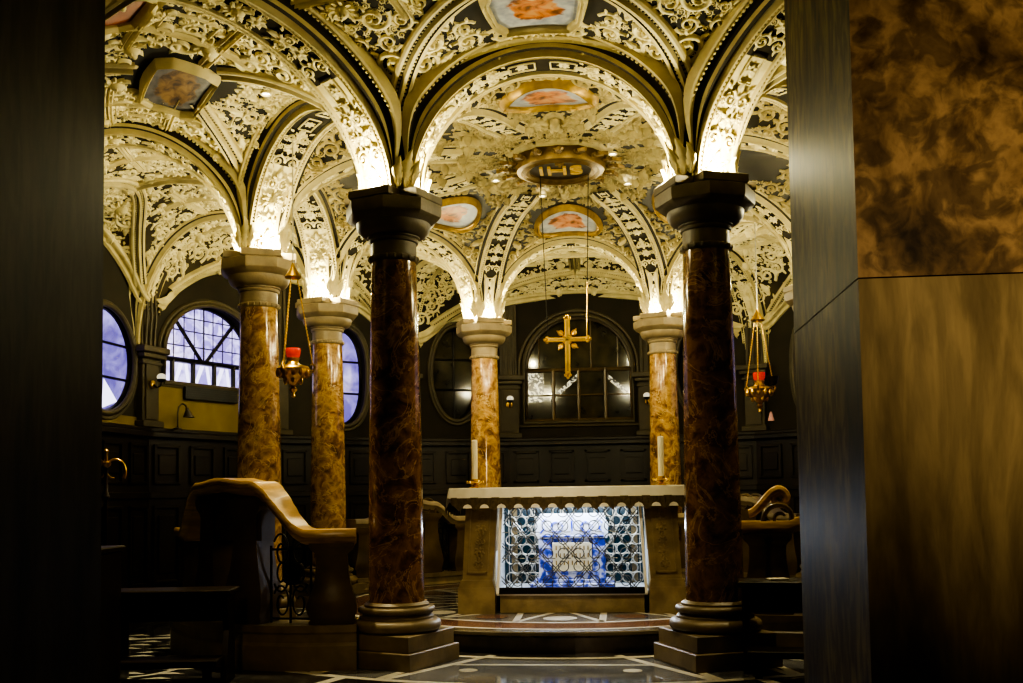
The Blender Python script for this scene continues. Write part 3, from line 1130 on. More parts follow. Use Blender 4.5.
CLAB = {202.5: ('tall backlit brown marble column at the front, left of the altar', 0),
        157.5: ('tall backlit brown marble column at the front, right of the altar', 0),
        247.5: ('mottled brown marble column at the left, in front of the arched window', 0),
        292.5: ('mottled brown marble column behind the front left rail, third from the left edge pier', 0),
        337.5: ('slender-looking mottled marble column behind the altar at its left', 0),
        22.5: ('mottled marble column behind the altar at its right', 0),
        67.5: ('marble column hidden behind the big right entrance pier, farther one', 0),
        112.5: ('marble column hidden behind the big right entrance pier, nearer one', 0)}
CLAB[292.5] = ('mottled brown marble column second from the left, beside the hanging red lamp', 0)
col0 = None
for a, (lab, _) in CLAB.items():
    x, y = pol(a, RC)
    if a == 157.5:
        x += .03
    if col0 is None:
        col0 = make_column(); col0.location = (x, y, 0); col0.rotation_euler = (0, 0, -radians(a)); col0['label'] = lab
    else:
        c_ = dup(col0, (x, y, 0), -radians(a), lab)
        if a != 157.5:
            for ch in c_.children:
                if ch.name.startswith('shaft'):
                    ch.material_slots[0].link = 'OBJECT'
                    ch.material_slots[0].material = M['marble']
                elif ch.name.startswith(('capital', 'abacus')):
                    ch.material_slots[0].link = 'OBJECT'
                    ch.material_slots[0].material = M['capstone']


# ------------------------------------------------------------------ floor, platform
def arc_strip(mb, r0, r1, a0, a1, z, n=48, mi=0, c=(0, 0)):
    v, f = [], []
    for i in range(n + 1):
        a = radians(a0 + (a1 - a0) * i / n)
        v += [(c[0] + r0 * sin(a), c[1] + r0 * cos(a), z), (c[0] + r1 * sin(a), c[1] + r1 * cos(a), z)]
    for i in range(n):
        f.append((2 * i, 2 * i + 1, 2 * i + 3, 2 * i + 2))
    mb.add(v, f, mi)


def band_line(mb, p, q, w, z, mi):
    p = Vector(p); q = Vector(q); d = (q - p).normalized(); n = Vector((-d.y, d.x)) * w / 2
    mb.add([(*(p + n), z), (*(q + n), z), (*(q - n), z), (*(p - n), z)], [(3, 2, 1, 0)], mi)


fl = MB()
fl.box(-7, 7, -12.5, 7, -.1, 0, 0)
z = .002
arc_strip(fl, 2.62, 2.70, 0, 360, z, 96, 1)
arc_strip(fl, 3.72, 3.80, 0, 360, z, 96, 1)
arc_strip(fl, 2.72, 3.70, 0, 360, z - .001, 96, 3)
for k in range(8):
    a = 22.5 + 45 * k
    band_line(fl, pol(a - 5.5, 2.7), pol(a - 4.2, 3.75), .07, z + .001, 1)
    band_line(fl, pol(a + 5.5, 2.7), pol(a + 4.2, 3.75), .07, z + .001, 1)
    band_line(fl, pol(a, 3.8), pol(a, 5.2), .09, z, 1)
    m = 45 * k
    c = pol(m, 3.21)
    for s_ in (-1, 1):
        band_line(fl, pol(m + s_ * 11, 2.56), pol(m + s_ * 17.5, 3.72), .07, z + .001, 1)
        arc_strip(fl, 0, .07, 0, 360, z + .001, 20, 1, pol(m + s_ * 10.5, 3.25))
    band_line(fl, pol(m - 14, 3.05), pol(m + 14, 3.05), .05, z + .0008, 1)
    c = pol(m, 4.5)
    arc_strip(fl, .34, .40, 0, 360, z + .001, 40, 1, c)
for iy in range(7):
    for ix in (-2, -1, 0, 1):
        x0, y0 = ix * .9 + .1, -5.0 - iy * .9
        band_line(fl, (x0, y0), (x0 + .9, y0 - .9), .05, z, 1)
        band_line(fl, (x0 + .9, y0), (x0, y0 - .9), .05, z, 1)
# little toothed pavement strip at the left, along the dim ambulatory
for i in range(16):
    for j in range(5):
        x0, y0 = -4.1 + j * .30, -4.4 + i * .20
        fl.add([(x0, y0, z + .002), (x0 + .26, y0 + .02, z + .002), (x0 + .13, y0 + .10, z + .002)], [(0, 1, 2)], 1)
fl.build('floor', [M['fl_dark'], M['fl_white'], M['fl_red'], M['fl_grey']], kind='structure', smooth=False)

pf = MB()
pf.lathe([(2.40, 0), (2.40, .12), (2.47, .135), (2.50, .15), (2.50, .172), (2.49, .18)], 96, mi=0)
z = .182
arc_strip(pf, 2.30, 2.36, 0, 360, z, 96, 1)
arc_strip(pf, 1.95, 2.30, 0, 360, z - .001, 96, 2)
arc_strip(pf, 1.88, 1.95, 0, 360, z, 96, 1)
arc_strip(pf, 1.0, 1.88, 0, 360, z - .001, 96, 3)
for k in range(16):
    band_line(pf, pol(22.5 * k, 1.0), pol(22.5 * k + 11.25, 1.9), .06, z + .001, 1)
    band_line(pf, pol(22.5 * k, 1.0), pol(22.5 * k - 11.25, 1.9), .06, z + .001, 1)
    c = pol(22.5 * k, 1.62)
    arc_strip(pf, 0, .15, 0, 360, z + .0012, 24, 2 if k % 2 else 1, c)
pf.build('altar_platform', [M['step'], M['fl_white'], M['fl_red'], M['fl_grey']], kind='structure', smooth=False)


# ------------------------------------------------------------------ outer walls with windows
BR = [-113, -95, -77, -52.5, -30, -12, 12, 30, 52.5, 77, 95, 113]
# facet index -> window type
WT = {(-95, -77): 'oval', (-77, -52.5): 'lunette', (-52.5, -30): 'tall', (-30, -12): 'ovaldark', (-12, 12): 'rear', (12, 30): 'ovaldark', (30, 52.5): 'tall', (52.5, 77): 'lunette', (77, 95): 'oval'}
SILL = 2.14


def outline(kind, w):
    """window outline in (x,z)"""
    pts = []
    if kind in ('oval', 'ovaldark'):
        rx, rz, cz = .62, .62, 2.88
        if kind == 'ovaldark':
            rx, rz, cz = .40, .74, 3.15
        pts = [(rx * cos(2 * pi * i / 36), cz + rz * sin(2 * pi * i / 36)) for i in range(36)]
    elif kind == 'tall':
        rx, rz, cz = .42, .74, 3.04
        for i in range(36):
            a = 2 * pi * i / 36
            e = .8
            pts.append((rx * math.copysign(abs(cos(a)) ** e, cos(a)), cz + rz * math.copysign(abs(sin(a)) ** e, sin(a))))
    elif kind == 'lunette':
        r = .82
        pts = [(r * cos(pi * i / 24), 3.10 + .70 * sin(pi * i / 24)) for i in range(25)] + [(-r, 2.72), (r, 2.72)]
    elif kind == 'rear':
        r = .85
        pts = [(r * cos(pi * i / 24), 3.22 + .84 * sin(pi * i / 24)) for i in range(25)] + [(-r, 2.38), (r, 2.38)]
    return pts


wn = 0
names = {0: 'rear'}
for i in range(len(BR) - 1):
    a0, a1 = BR[i], BR[i + 1]
    p0, p1 = Vector(pol(a0, RW)), Vector(pol(a1, RW))
    mid = (p0 + p1) / 2
    L = (p1 - p0).length
    d = (p1 - p0).normalized()
    out = Vector((-d.y, d.x))
    if out.dot(mid) < 0:
        out = -out
    th = atan2(d.y, d.x)
    # local frame: x along d, y = outwards
    kind = WT.get((a0, a1))
    am = (a0 + a1) / 2
    nm = 'wall_rear' if abs(am) < 1 else 'wall_%s' % ('left' if am < 0 else 'right')

    def place(o, z=0):
        o.location = (mid.x, mid.y, z); o.rotation_euler = (0, 0, th)
    wl = MB()
    rect = [(-L / 2 - .02, 0), (L / 2 + .02, 0), (L / 2 + .02, 4.9), (-L / 2 - .02, 4.9)]
    if kind:
        hole = outline(kind, L)
        nh = len(hole)
        tri = tessellate_polygon([[Vector((x, z_, 0)) for x, z_ in rect], [Vector((x, z_, 0)) for x, z_ in hole]])
        allp = rect + hole
        wl.add([(x, 0, z_) for x, z_ in allp], [tuple(t_) for t_ in tri])
        wl.rings([[(x, y, z_) for x, z_ in hole] for y in (0, .26)], 0, True)
        wl.add([(x * 1.0, .26, z_) for x, z_ in rect], [(0, 1, 2, 3)]) if False else None
    else:
        wl.add([(x, 0, z_) for x, z_ in rect], [(0, 1, 2, 3)])
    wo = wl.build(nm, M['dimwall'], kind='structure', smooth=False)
    place(wo)
    if kind:
        wn += 1
        dark = kind in ('rear', 'ovaldark')
        # raised surround + frame + bars
        fr = MB()
        pts = [(x, -.02, z_) for x, z_ in hole]
        fr.tube(pts, .035, 8, 0, True)
        fr.tube([(x * 1.09, -.01, (z_ - 3.1) * 1.07 + 3.1) for x, z_ in hole], .028, 6, 0, True)
        wf = fr.build('window_%d' % wn, M['pilaster'], kind='structure')
        place(wf)
        cz = sum(p[1] for p in hole) / nh
        dp = .06 if kind == 'oval' else .20
        g = MB().prism([(x * .99, cz + (z_ - cz) * .99) for x, z_ in hole], dp, dp + .015)
        mats = {'oval': M['winblue'], 'tall': M['winblue'], 'lunette': M['winpale'], 'rear': M['windark'], 'ovaldark': M['windark']}[kind]
        g.build('glass', mats, wf)
        b = MB()
        b.tube([(x * .97, dp - .015, cz + (z_ - cz) * .97) for x, z_ in hole], .028, 6, 0, True)

        def bar(x0, z0, x1, z1, w=.016):
            b.tube([(x0, dp - .02, z0), (x1, dp - .02, z1)], w, 6)
        if kind in ('oval', 'tall', 'ovaldark'):
            rx = max(p[0] for p in hole); zt = max(p[1] for p in hole); zb = min(p[1] for p in hole)
            bar(0, zb, 0, zt)
            for q in (.34, .66):
                zz = zb + (zt - zb) * q
                bar(-rx * .9, zz, rx * .9, zz)
            if kind == 'oval':
                dr = MB().prism([(.04, 2.32), (.36, 2.42), (.20, 2.56), (.08, 2.66)], .052, .056)
                dr.prism([(-.14, 2.32), (-.03, 2.32), (-.03, 3.45), (-.12, 3.44)], .052, .056)
                dr.build('white_drape', M['winstreak'], wf)
        elif kind == 'lunette':
            bar(-.82, 3.06, .82, 3.06, .035); bar(-.82, 2.74, .82, 2.74, .03)
            for x in (-.52, -.18, .18, .52):
                bar(x, 2.72, x, 3.06, .035)
            for x in (-.26, .26):
                bar(0 + x * .1, 3.06, x * 2.1, 3.66, .026)
            bar(0, 3.06, 0, 3.8, .012)
            for x in (-.5, -.33, -.16, .16, .33, .5):
                bar(x, 3.08, x, 3.10 + .70 * sqrt(1 - (x / .82) ** 2), .008)
            for zz in (3.25, 3.45, 3.62):
                hw_ = .82 * sqrt(max(0, 1 - ((zz - 3.1) / .7) ** 2)); bar(-hw_, zz, hw_, zz, .008)
            dr = MB()
            for x0, x1 in ((-.48, -.22), (-.14, .14), (.22, .48)):
                xm = (x0 + x1) / 2
                dr.prism([(x0, 2.78), (x0 + .05, 2.78), (xm + .02, 3.02), (xm - .05, 3.02)], .192, .196)
                dr.prism([(x1 - .05, 2.78), (x1, 2.78), (xm + .09, 3.02), (xm + .04, 3.02)], .192, .196)
            dr.build('white_drape', M['winstreak'], wf)
        elif kind == 'rear':
            bar(-.85, 3.22, .85, 3.22, .03); bar(-.85, 2.42, .85, 2.42, .035)
            for x in (-.40, .0, .42):
                bar(x, 2.4, x, 3.24, .028)
            bar(-.85, 2.82, .85, 2.82, .012)
            for x in (-.62, .2, .62):
                bar(x, 3.24, x, 3.22 + .84 * sqrt(1 - (x / .85) ** 2), .012)
            lg = MB().box(-.80, -.55, .19, .195, 2.72, 3.18)
            lg.build('leaded_panel', M['leadlight'], wf)
            lg = MB()
            for (x0, x1) in ((-.34, -.04), (.06, .38), (.46, .8)):
                pass
            st = MB()
            for (cx_, sg_) in ((-.02, 1), (.44, -1)):
                o_ = [(cx_ - sg_ * .34 + sg_ * .34 * sin(pi / 2 * k / 8), 2.86 + .30 * (1 - cos(pi / 2 * k / 8)) ** .0 * sin(pi / 2 * k / 8)) for k in range(9)]
                i_ = [(p[0] + sg_ * .03, p[1] - .06) for p in o_]
                st.prism(o_ + i_[::-1], .190, .194)
            st.build('painted_ribbon', M['leadlight'], wf)
        b.build('bars', M['iron'] if kind != 'rear' else M['railstone'], wf)
        place(wf)
    if kind in ('lunette', 'oval'):
        pw_ = L / 2 - .14
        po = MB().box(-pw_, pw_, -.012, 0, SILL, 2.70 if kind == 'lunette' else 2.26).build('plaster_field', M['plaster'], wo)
    # wainscot of dark choir panelling
    wc = MB()
    wc.box(-L / 2, L / 2, -.10, .0, 0, SILL - .12)
    wc.box(-L / 2 - .01, L / 2 + .01, -.17, .0, SILL - .12, SILL - .05, 0, .01)
    wc.box(-L / 2 - .01, L / 2 + .01, -.14, .0, SILL - .05, SILL, 0, .01)
    wc.box(-L / 2, L / 2, -.13, 0, 1.28, 1.36, 0, .01)
    npan = max(2, int(round(L / .55)))
    pw = L / npan
    for k in range(npan):
        cx_ = -L / 2 + (k + .5) * pw
        for (z0, z1) in ((.25, 1.2), (1.45, SILL - .2)):
            h = pw * .36
            for (xa, xb, za, zb) in ((cx_ - h, cx_ + h, z1 - .04, z1), (cx_ - h, cx_ + h, z0, z0 + .04), (cx_ - h, cx_ - h + .04, z0, z1), (cx_ + h - .04, cx_ + h, z0, z1)):
                wc.box(xa, xb, -.13, -.1, za, zb, 0, .008)
            wc.box(cx_ - h * .6, cx_ + h * .6, -.118, -.1, z0 + .12, z1 - .12, 0, .008)
    wc_o = wc.build('trim_%d' % (i + 1), M['dkwood'], kind='structure', ang=20)
    place(wc_o)

# pilasters at the corners
for i, a in enumerate(BR):
    x, y = pol(a, RW - .02)
    p = MB()
    p.box(-.15, .15, -.10, .10, SILL, 2.98)
    p.box(-.105, .105, -.12, -.10, SILL + .1, 2.9)
    p.box(-.19, .19, -.15, .1, SILL, SILL + .08, 0, .01)
    p.box(-.18, .18, -.13, .1, 2.90, 2.94, 0, .008)
    p.box(-.20, .20, -.16, .1, 2.98, 3.04, 0, .01)
    p.box(-.24, .24, -.20, .1, 3.04, 3.12, 0, .012)
    p.box(-.13, .13, -.07, .1, 3.12, 4.3)
    for k in (-.08, 0, .08):
        p.tube([(k, -.08, 3.13), (k, -.11, 3.5), (k, -.07, 4.2)], .018, 6)
    o = p.build('trim_%d' % (20 + i), M['pilaster'], kind='structure', ang=25)
    o.location = (x, y, 0); o.rotation_euler = (0, 0, -radians(a))

# entrance piers (front walls) and the side parts closing the ring
XR, XL, YN, YF = 1.35, -2.12, -6.88, -5.62
pr = MB()
pr.box(XR, 5.2, YN, YF, 0, 2.02, 1)
pr.box(XR, 5.2, YN, YF, 2.025, 5.2, 0)
pr.box(XR - .0, XR + .02, YN - .0, YN + .01, 0, .01, 1)
pr.m = [{0: 3, 1: 2}[m_] if all(abs(pr.v[i][0] - XR) < .021 for i in f_) else m_ for f_, m_ in zip(pr.f, pr.m)]
pr.build('wall_front_right', [M['pier'], M['pier_low'], M['pier_side'], M['pier_side']], kind='structure', smooth=False)
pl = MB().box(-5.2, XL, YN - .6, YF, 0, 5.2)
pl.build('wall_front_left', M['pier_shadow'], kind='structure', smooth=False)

for sx, nm in ((-1, 'wall_left'), (1, 'wall_right')):
    x, y = pol(113, RW)
    MB().box(min(sx * x, sx * (x + .2)), max(sx * x, sx * (x + .2)), YF - .1, y + .05, 0, 4.9).build(nm, M['dimwall'], kind='structure', smooth=False)

# ------------------------------------------------------------------ altar
ax, ay, az = .09, -1.25, .18
t = thing('altar', 'stone altar with pilasters and a lit iron grille front', 'altar', (ax, ay, az))
W2 = 1.03          # half width of the body
MB().box(-W2, W2, .0, .95, 1.02, 1.10, 0, .006).box(-1.09, 1.09, -.07, 1.0, 1.10, 1.145, 0, .008).build('mensa_slab', M['altar'], t, ang=20)
MB().box(-.66, .66, .03, .12, .0, .17, 0, .006).build('lower_panel', M['altar'], t, ang=20)
MB().box(-.69, .69, .02, .05, .162, .175).build('light_leak_sill', M['white'], t, ang=20)  # white strip painted as light leaking below the grille
for sx in (-1, 1):
    p = MB()
    p.prism([(sx * .69, .02), (sx * 1.02, .02), (sx * 1.02, .02 + .0)] if False else [(sx * .70, .0), (sx * 1.04, .0), (sx * 1.04, .24), (sx * .70, .24)], -.05, .40)
    p.prism([(sx * .705, .24), (sx * 1.035, .24), (sx * 1.01, .31), (sx * .72, .31)], -.04, .38)
    p.prism([(sx * .72, .30), (sx * 1.0, .30), (sx * .96, 1.03), (sx * .665, 1.03)], -.015, .36)
    p_o = p.build('pilaster', M['altar'], t, ang=20)
    pil_o = p_o
    p = MB()
    for (q0, q1, z0, z1) in ((.77, .955, .37, .385), (.735, .92, .955, .97)):
        p.prism([(sx * q0, z0), (sx * q1, z0), (sx * q1, z1), (sx * q0, z1)], -.028, -.01)
    for q0 in (.765, .945):
        p.prism([(sx * q0, .37), (sx * (q0 + .015), .37), (sx * (q0 - .02), .97), (sx * (q0 - .035), .97)], -.028, -.01)
    for k in range(5):
        z_ = .46 + k * .105
        tv, tf = TM['rose' if k % 2 else 'lyre']
        p.add(np.stack([sx * (.85 - .035 * k / 4) + tv[:, 1] * .055, -.015 - tv[:, 2] * .06, z_ + tv[:, 0] * .06], 1), tf)
    p.build('carved_panel', M['altar'], pil_o, ang=30)
    p = MB().prism([(sx * .665, .18), (sx * .69, .18), (sx * .645, 1.02), (sx * .62, 1.02)], -.02, .06)
    p.build('light_leak_edge', M['white'], t, ang=20)  # white strip standing for light leaking along the frame
    MB().box(sx * .60 - .03, sx * .60 + .03, .88, .95, 0, 1.02).build('rear_post', M['altar'], t)
    MB().box(min(sx * .78, sx * 1.0), max(sx * .78, sx * 1.0), .36, .92, 0, 1.02).build('side_wall', M['altar'], t)
MB().prism([(-.665, .178), (.665, .178), (.665, .235), (-.665, .235)], .0, .05).build('lower_frame', M['iron'], t)
MB().prism([(-.625, .985), (.625, .985), (.625, 1.03), (-.625, 1.03)], .0, .05).build('upper_frame', M['iron'], t)
ins = MB()
ins.box(-.78, .78, .08, .90, .17, .20)
for sx in (-1, 1):
    ins.box(min(sx * .70, sx * .78), max(sx * .70, sx * .78), .10, .90, .2, 1.0)
ins.build('interior_lining', M['inner'], t)
MB().box(-.78, .78, .90, .93, .0, 1.0).build('teal_back_panel', M['teal'], t)


def ring_grille(y, w0, w1, z0, z1, rr, rad, k=5):
    g = MB()
    z_ = z0 + rr
    row = 0
    while z_ < z1 - rr * .5:
        f = (z_ - z0) / (z1 - z0)
        hw = w0 + (w1 - w0) * f
        n = int(hw / (rr * 2.1)) + 1
        for i in range(-n, n + 1):
            x = (i + (.5 if row % 2 else 0)) * rr * 2.1
            if abs(x) + rr <= hw + .01:
                g.ring((x, y, z_), rr, rad, 'y', 18, k)
        z_ += rr * 1.86
        row += 1
    return g


g = ring_grille(.84, .70, .70, .21, 1.0, .050, .0075)
for x in np.arange(-.65, .66, .26):
    g.tube([(x, .845, .2), (x, .845, 1.0)], .006, 5)
g.build('rear_grille', M['brass'], t)
g = MB()
zc0, zc1 = .235, .985
for k in range(-8, 9):
    for sg in (-1, 1):
        # diagonal double bars clipped to the opening
        for off in (-.014, .014):
            x0 = k * .285 + off
            pa, pb = (x0, zc0), (x0 + sg * .66, zc1)
            def hwf(z_): return .655 - (z_ - zc0) / (zc1 - zc0) * .04
            pts = []
            for q in np.linspace(0, 1, 60):
                x, z_ = pa[0] + (pb[0] - pa[0]) * q, pa[1] + (pb[1] - pa[1]) * q
                if abs(x) < hwf(z_):
                    pts.append((x, .03, z_))
            if len(pts) > 2:
                g.tube([pts[0], pts[-1]], .0045, 5)
for k in range(-5, 5):
    for q in range(4):
        x = (k + .5) * .142
        z_ = zc0 + .0 + q * .25
        for (dx, dz) in ((.0, .06), (.0, .19)):
            if abs(x + dx) < .585 and zc0 + .03 < z_ + dz < zc1 - .03:
                g.ring((x + dx, .03, z_ + dz), .047, .0048, 'y', 18, 5)
for x in np.arange(-.60, .61, .142):
    g.tube([(x, .03, zc0), (x, .03, zc0 + .06)], .005, 5)
    for z_ in (.50, .74):
        g.tube([(x - .03, .03, z_), (x + .03, .03, z_)], .0045, 5)
g.build('front_grille', M['steel'], t)

# reliquary casket inside
r = thing('reliquary', 'white and blue casket glowing inside the altar grille', 'reliquary', (ax, ay + .42, az + .2))
MB().box(-.40, .40, -.14, .16, 0, .05, 0, .01).box(-.36, .36, -.12, .14, .05, .085, 0, .008).build('base', M['cb'], r, ang=20)
bd = MB().box(-.30, .30, -.10, .12, .085, .47, 0, .006)
for sx in (-1, 1):
    bd.box(sx * .255 - .06, sx * .255 + .06, -.125, -.09, .085, .47, 0, .006)
bd_o = bd.build('body', M['cb'], r, ang=20)
tb = MB().box(-.185, .185, -.125, -.10, .16, .43, 0, .006)
for i in range(3):
    for k in range(9):
        x = -.15 + k * .0375
        tb.box(x - .005, x + .005, -.130, -.124, .33 - i * .07 + .03, .33 - i * .07 + .07, 1)
tb.build('tablet', [M['cc'], M['goldpaint']], bd_o, ang=20)
lid_o = MB().prism([(-.33, .47), (.33, .47), (.34, .50), (.34, .60), (.30, .70), (-.30, .70), (-.34, .60), (-.34, .50)], -.13, .13)
lid_o = lid_o.build('lid', M['cw'], r, ang=20)
ld = MB()
for x in (-.14, .14):
    ld.ring((x, -.135, .575), .05, .012, 'y', 20, 6)
ld.tube([(-.30, -.13, .49), (.30, -.13, .49)], .012, 6)
ld.tube([(0, -.13, .52), (0, -.13, .66)], .01, 6)
for sx in (-1, 1):
    ld.tube([(sx * .30, -.13, .52), (sx * .26, -.135, .56), (sx * .285, -.135, .62), (sx * .24, -.135, .66)], .010, 6)
ld.build('lid_ornament', M['cb'], lid_o)

# altar cloth with lace
c = thing('altar_cloth', 'white linen altar cloth with brown pointed lace hanging along the front', 'tablecloth', (ax, ay, az + 1.147))
cl = MB()
cl.box(-1.10, 1.10, -.085, 1.01, 0, .010)
v, n_ = [], 80
for i in range(n_ + 1):
    x = -1.105 + 2.21 * i / n_
    y = -.088 + .005 * sin(i * .9)
    v.append([(x, -.08, .010), (x, y - .006, -.0), (x * 1.012, y - .012, -.085)])
cl.rings(v, 0, False)
for sx in (-1, 1):
    v = []
    for i in range(20):
        y = -.09 + 1.1 * i / 19
        v.append([(sx * 1.10, y, .010), (sx * 1.115, y, 0), (sx * (1.135 + .008 * sin(i)), y, -.15 - .03 * sin(i * 1.3))])
    cl.rings(v, 0, False)
lc = MB()
nt_ = 14
for k in range(nt_):
    x0 = -1.09 + 2.18 * k / nt_; x1 = -1.09 + 2.18 * (k + 1) / nt_; xm = (x0 + x1) / 2
    y = -.098
    lc.add([(x0, y, -.08), (x1, y, -.08), (x1, y, -.135), (xm, y - .006, -.205), (x0, y, -.135)], [(0, 1, 2, 3, 4)])
    for dx in (-.05, 0, .05):
        lc.tube([(xm + dx, y - .006, -.085), (xm + dx, y - .008, -.15 + abs(dx) * .5)], .006, 5)
for sx in (-1, 1):
    for k in range(7):
        y0 = -.09 + k * .15
        lc.add([(sx * 1.14, y0, -.12), (sx * 1.14, y0 + .15, -.12), (sx * 1.145, y0 + .15, -.19), (sx * 1.15, y0 + .075, -.27), (sx * 1.145, y0, -.19)], [(0, 1, 2, 3, 4)])
lc.build('lace_border', M['lace'], c, recalc=False)
sc_ = cl
for k in range(nt_ + 1):
    xm = -1.09 + 2.18 * k / nt_
    if abs(xm) < 1.06:
        sc_.add([(xm + .042 * cos(pi * i / 10), -.103, -.178 + .036 * sin(pi * i / 10)) for i in range(11)], [tuple(range(11))])


cl.build('linen', M['white'], c, recalc=False)

# candles
def candle(x, y, label):
    k = thing('altar_candle', label, 'candle', (x, y, az + 1.157), 0, 'candles on the altar')
    h = MB().lathe([(.055, 0), (.058, .008), (.03, .018), (.022, .035), (.07, .052), (.078, .066), (.068, .066), (.03, .058), (.034, .09), (.03, .09)], 20)
    for q in range(6):
        a = 2 * pi * q / 6
        h.ell((.075 * cos(a), .075 * sin(a), .062), (.014, .014, .014), 6, 4)
    h.build('holder', M['gold'], k)
    MB().lathe([(.029, .06), (.029, .47), (.022, .478), (.004, .48)], 20).build('wax', M['wax'], k)
    MB().tube([(0, 0, .475), (.003, 0, .50)], .003, 5).build('wick', M['iron'], k)


candle(-.87, -.62, 'ivory candle at the left back of the altar')
candle(.955, -.62, 'ivory candle at the right back of the altar')

# ------------------------------------------------------------------ hanging gold cross
k = thing('hanging_cross', 'gilded cross with leaf rays hung on two wires above the altar', 'cross', (.04, .1, 2.50))
cr = MB()
def cross_bar(x0, x1, z0, z1, y0=-.018, y1=.018): cr.box(x0, x1, y0, y1, z0, z1, 0, .006)
cross_bar(-.028, .028, .03, .62); cross_bar(-.21, .21, .375, .425)
for x, z_, in ((0, .63), (0, .02), (-.215, .40), (.215, .40)):
    for dx, dz in ((.022, 0), (-.022, 0), (0, .022), (0, -.022)):
        cr.ell((x + dx, 0, z_ + dz), (.02, .016, .02), 8, 5)
cr.build('cross_body', M['gold'], k, ang=25)
rz_ = MB()
for sx in (-1, 1):
    for sz in (-1, 1):
        tv, tf = TM['leaf']
        a = atan2(sz, sx)
        q = tv * .05
        rz_.add(np.stack([sx * .075 + q[:, 0] * cos(a) - q[:, 1] * sin(a), -.005 - q[:, 2], .40 + sz * .075 + q[:, 0] * sin(a) + q[:, 1] * cos(a)], 1), tf)
        rz_.ell((sx * .07, 0, .40 + sz * .07), (.032, .012, .032), 8, 5)
rz_.ring((0, -.012, .40), .05, .009, 'y', 20, 6)
rz_.build('leaf_rays', M['gold'], k)
cr = MB()
cr.box(-.012, .012, -.024, -.016, .06, .60).box(-.19, .19, -.024, -.016, .39, .41)
cr.build('inlay', M['goldpaint'], k)
for sx in (-1, 1):
    MB().tube([(sx * .205, 0, .42), (sx * .255, -.1, 2.14)], .0045, 5).build('wire', M['iron'], k)
MB().tube([(.205, 0, .43), (.222, -.03, 1.0)], [.006, .009], 6).build('gilt_rod', M['gold'], k)

# ------------------------------------------------------------------ hanging sanctuary lamps
def lamp(x, y, zc, ztop, label, s=1.0, bell=.85, tassel=False):
    k = thing('sanctuary_lamp', label, 'hanging lamp', (x, y, zc), .3)
    b = MB().lathe([(.004, -.26), (.018, -.25), (.012, -.22), (.03, -.20), (.035, -.185), (.016, -.165), (.05, -.13), (.10, -.085), (.135, -.04), (.145, -.01), (.13, .01), (.10, .018), (.06, .03), (.045, .055), (.055, .075), (.06, .085)], 24)
    for q in range(12):
        a = 2 * pi * q / 12
        b.ell((.13 * s * cos(a) / s, .13 * sin(a), -.045), (.022, .022, .04), 7, 5)
    for q in range(6):
        a = 2 * pi * (q + .5) / 6
        b.ell((.075 * cos(a), .075 * sin(a), -.11), (.02, .02, .035), 6, 4)
    b_o = b.build('body', M['gold'], k)
    for q in range(3):
        a = 2 * pi * q / 3
        ca, sa = cos(a), sin(a)
        m = MB().tube([(.12 * ca, .12 * sa, -.02), (.17 * ca, .17 * sa, -.03), (.185 * ca, .185 * sa, .01), (.165 * ca, .165 * sa, .04), (.15 * ca, .15 * sa, .025)], [.014, .012, .01, .009, .006], 6)
        m.build('arm', M['gold'], b_o)
        n = 26
        ch = MB()
        p0 = Vector((.165 * ca, .165 * sa, .04)); p1 = Vector((.035 * ca, .035 * sa, bell))
        for i in range(n):
            p = p0.lerp(p1, (i + .5) / n)
            ch.ell(p, (.007, .007, .017), 5, 4)
        ch.tube([p0, p1], .0035, 4)
        ch.build('chain', M['gold'], k)
    MB().lathe([(.042, .08), (.058, .10), (.066, .15), (.064, .17), (.058, .17), (.05, .105)], 20).build('red_glass', M['redglass'], k)
    MB().lathe([(.012, bell + .12), (.018, bell + .09), (.03, bell + .07), (.05, bell + .04), (.075, bell + .0), (.07, bell - .01), (.02, bell + .03)], 20).build('canopy', M['gold'], k)
    MB().tube([(0, 0, bell + .1), (0, 0, ztop - zc)], .006, 6).build('cable', M['brass'], k)
    if tassel:
        MB().lathe([(.004, -.30), (.03, -.38), (.034, -.40), (.012, -.31)], 10, (.11, -.03, .05)).build('tassel', M['pink'], k)
        MB().lathe([(.01, -.02), (.04, .0), (.055, .05), (.06, .08), (.05, .08)], 14, (.16, .0, .05)).build('oil_cup', M['iron'], k)
    k.scale = (s, s, s)
    return k


lamp(-2.27, -2.0, 2.40, 4.42, 'gilded lamp with red glass hanging left, in front of the second left column', 1.0, .80)
lamp(2.27, 1.8, 2.50, 4.42, 'gilded lamp with red cup and pink tassel hanging right of the right front column', 1.12, .74, True)


# ------------------------------------------------------------------ marble balustrades with ramped rails
def smooth(t_): t_ = min(1, max(0, t_)); return t_ * t_ * (3 - 2 * t_)


def rail_h(u, L, lo, hi, flat=.30):
    """height of the rail top along u: low flat ends, ogee ramps, raised rounded middle"""
    d = min(u, L - u)
    fl_ = flat * L / 2 / .8
    x = (d - .32 * L / 2) / (L / 2 * .40)
    h = lo + (hi - lo) * smooth(x)
    return h + .03 * smooth((d - .75 * L / 2) / (L / 2 * .25))


def path_eval(P, u):
    """polyline with arclength"""
    acc = 0
    for a, b in zip(P[:-1], P[1:]):
        l = (b - a).length
        if acc + l >= u - 1e-9:
            f = (u - acc) / l
            return a.lerp(b, f), (b - a).normalized()
        acc += l
    return P[-1], (P[-1] - P[-2]).normalized()


def bez(p0, p1, p2, n=24):
    return [Vector(((1 - t_) ** 2 * p0[0] + 2 * t_ * (1 - t_) * p1[0] + t_ * t_ * p2[0], (1 - t_) ** 2 * p0[1] + 2 * t_ * (1 - t_) * p1[1] + t_ * t_ * p2[1])) for t_ in [i / n for i in range(n + 1)]]


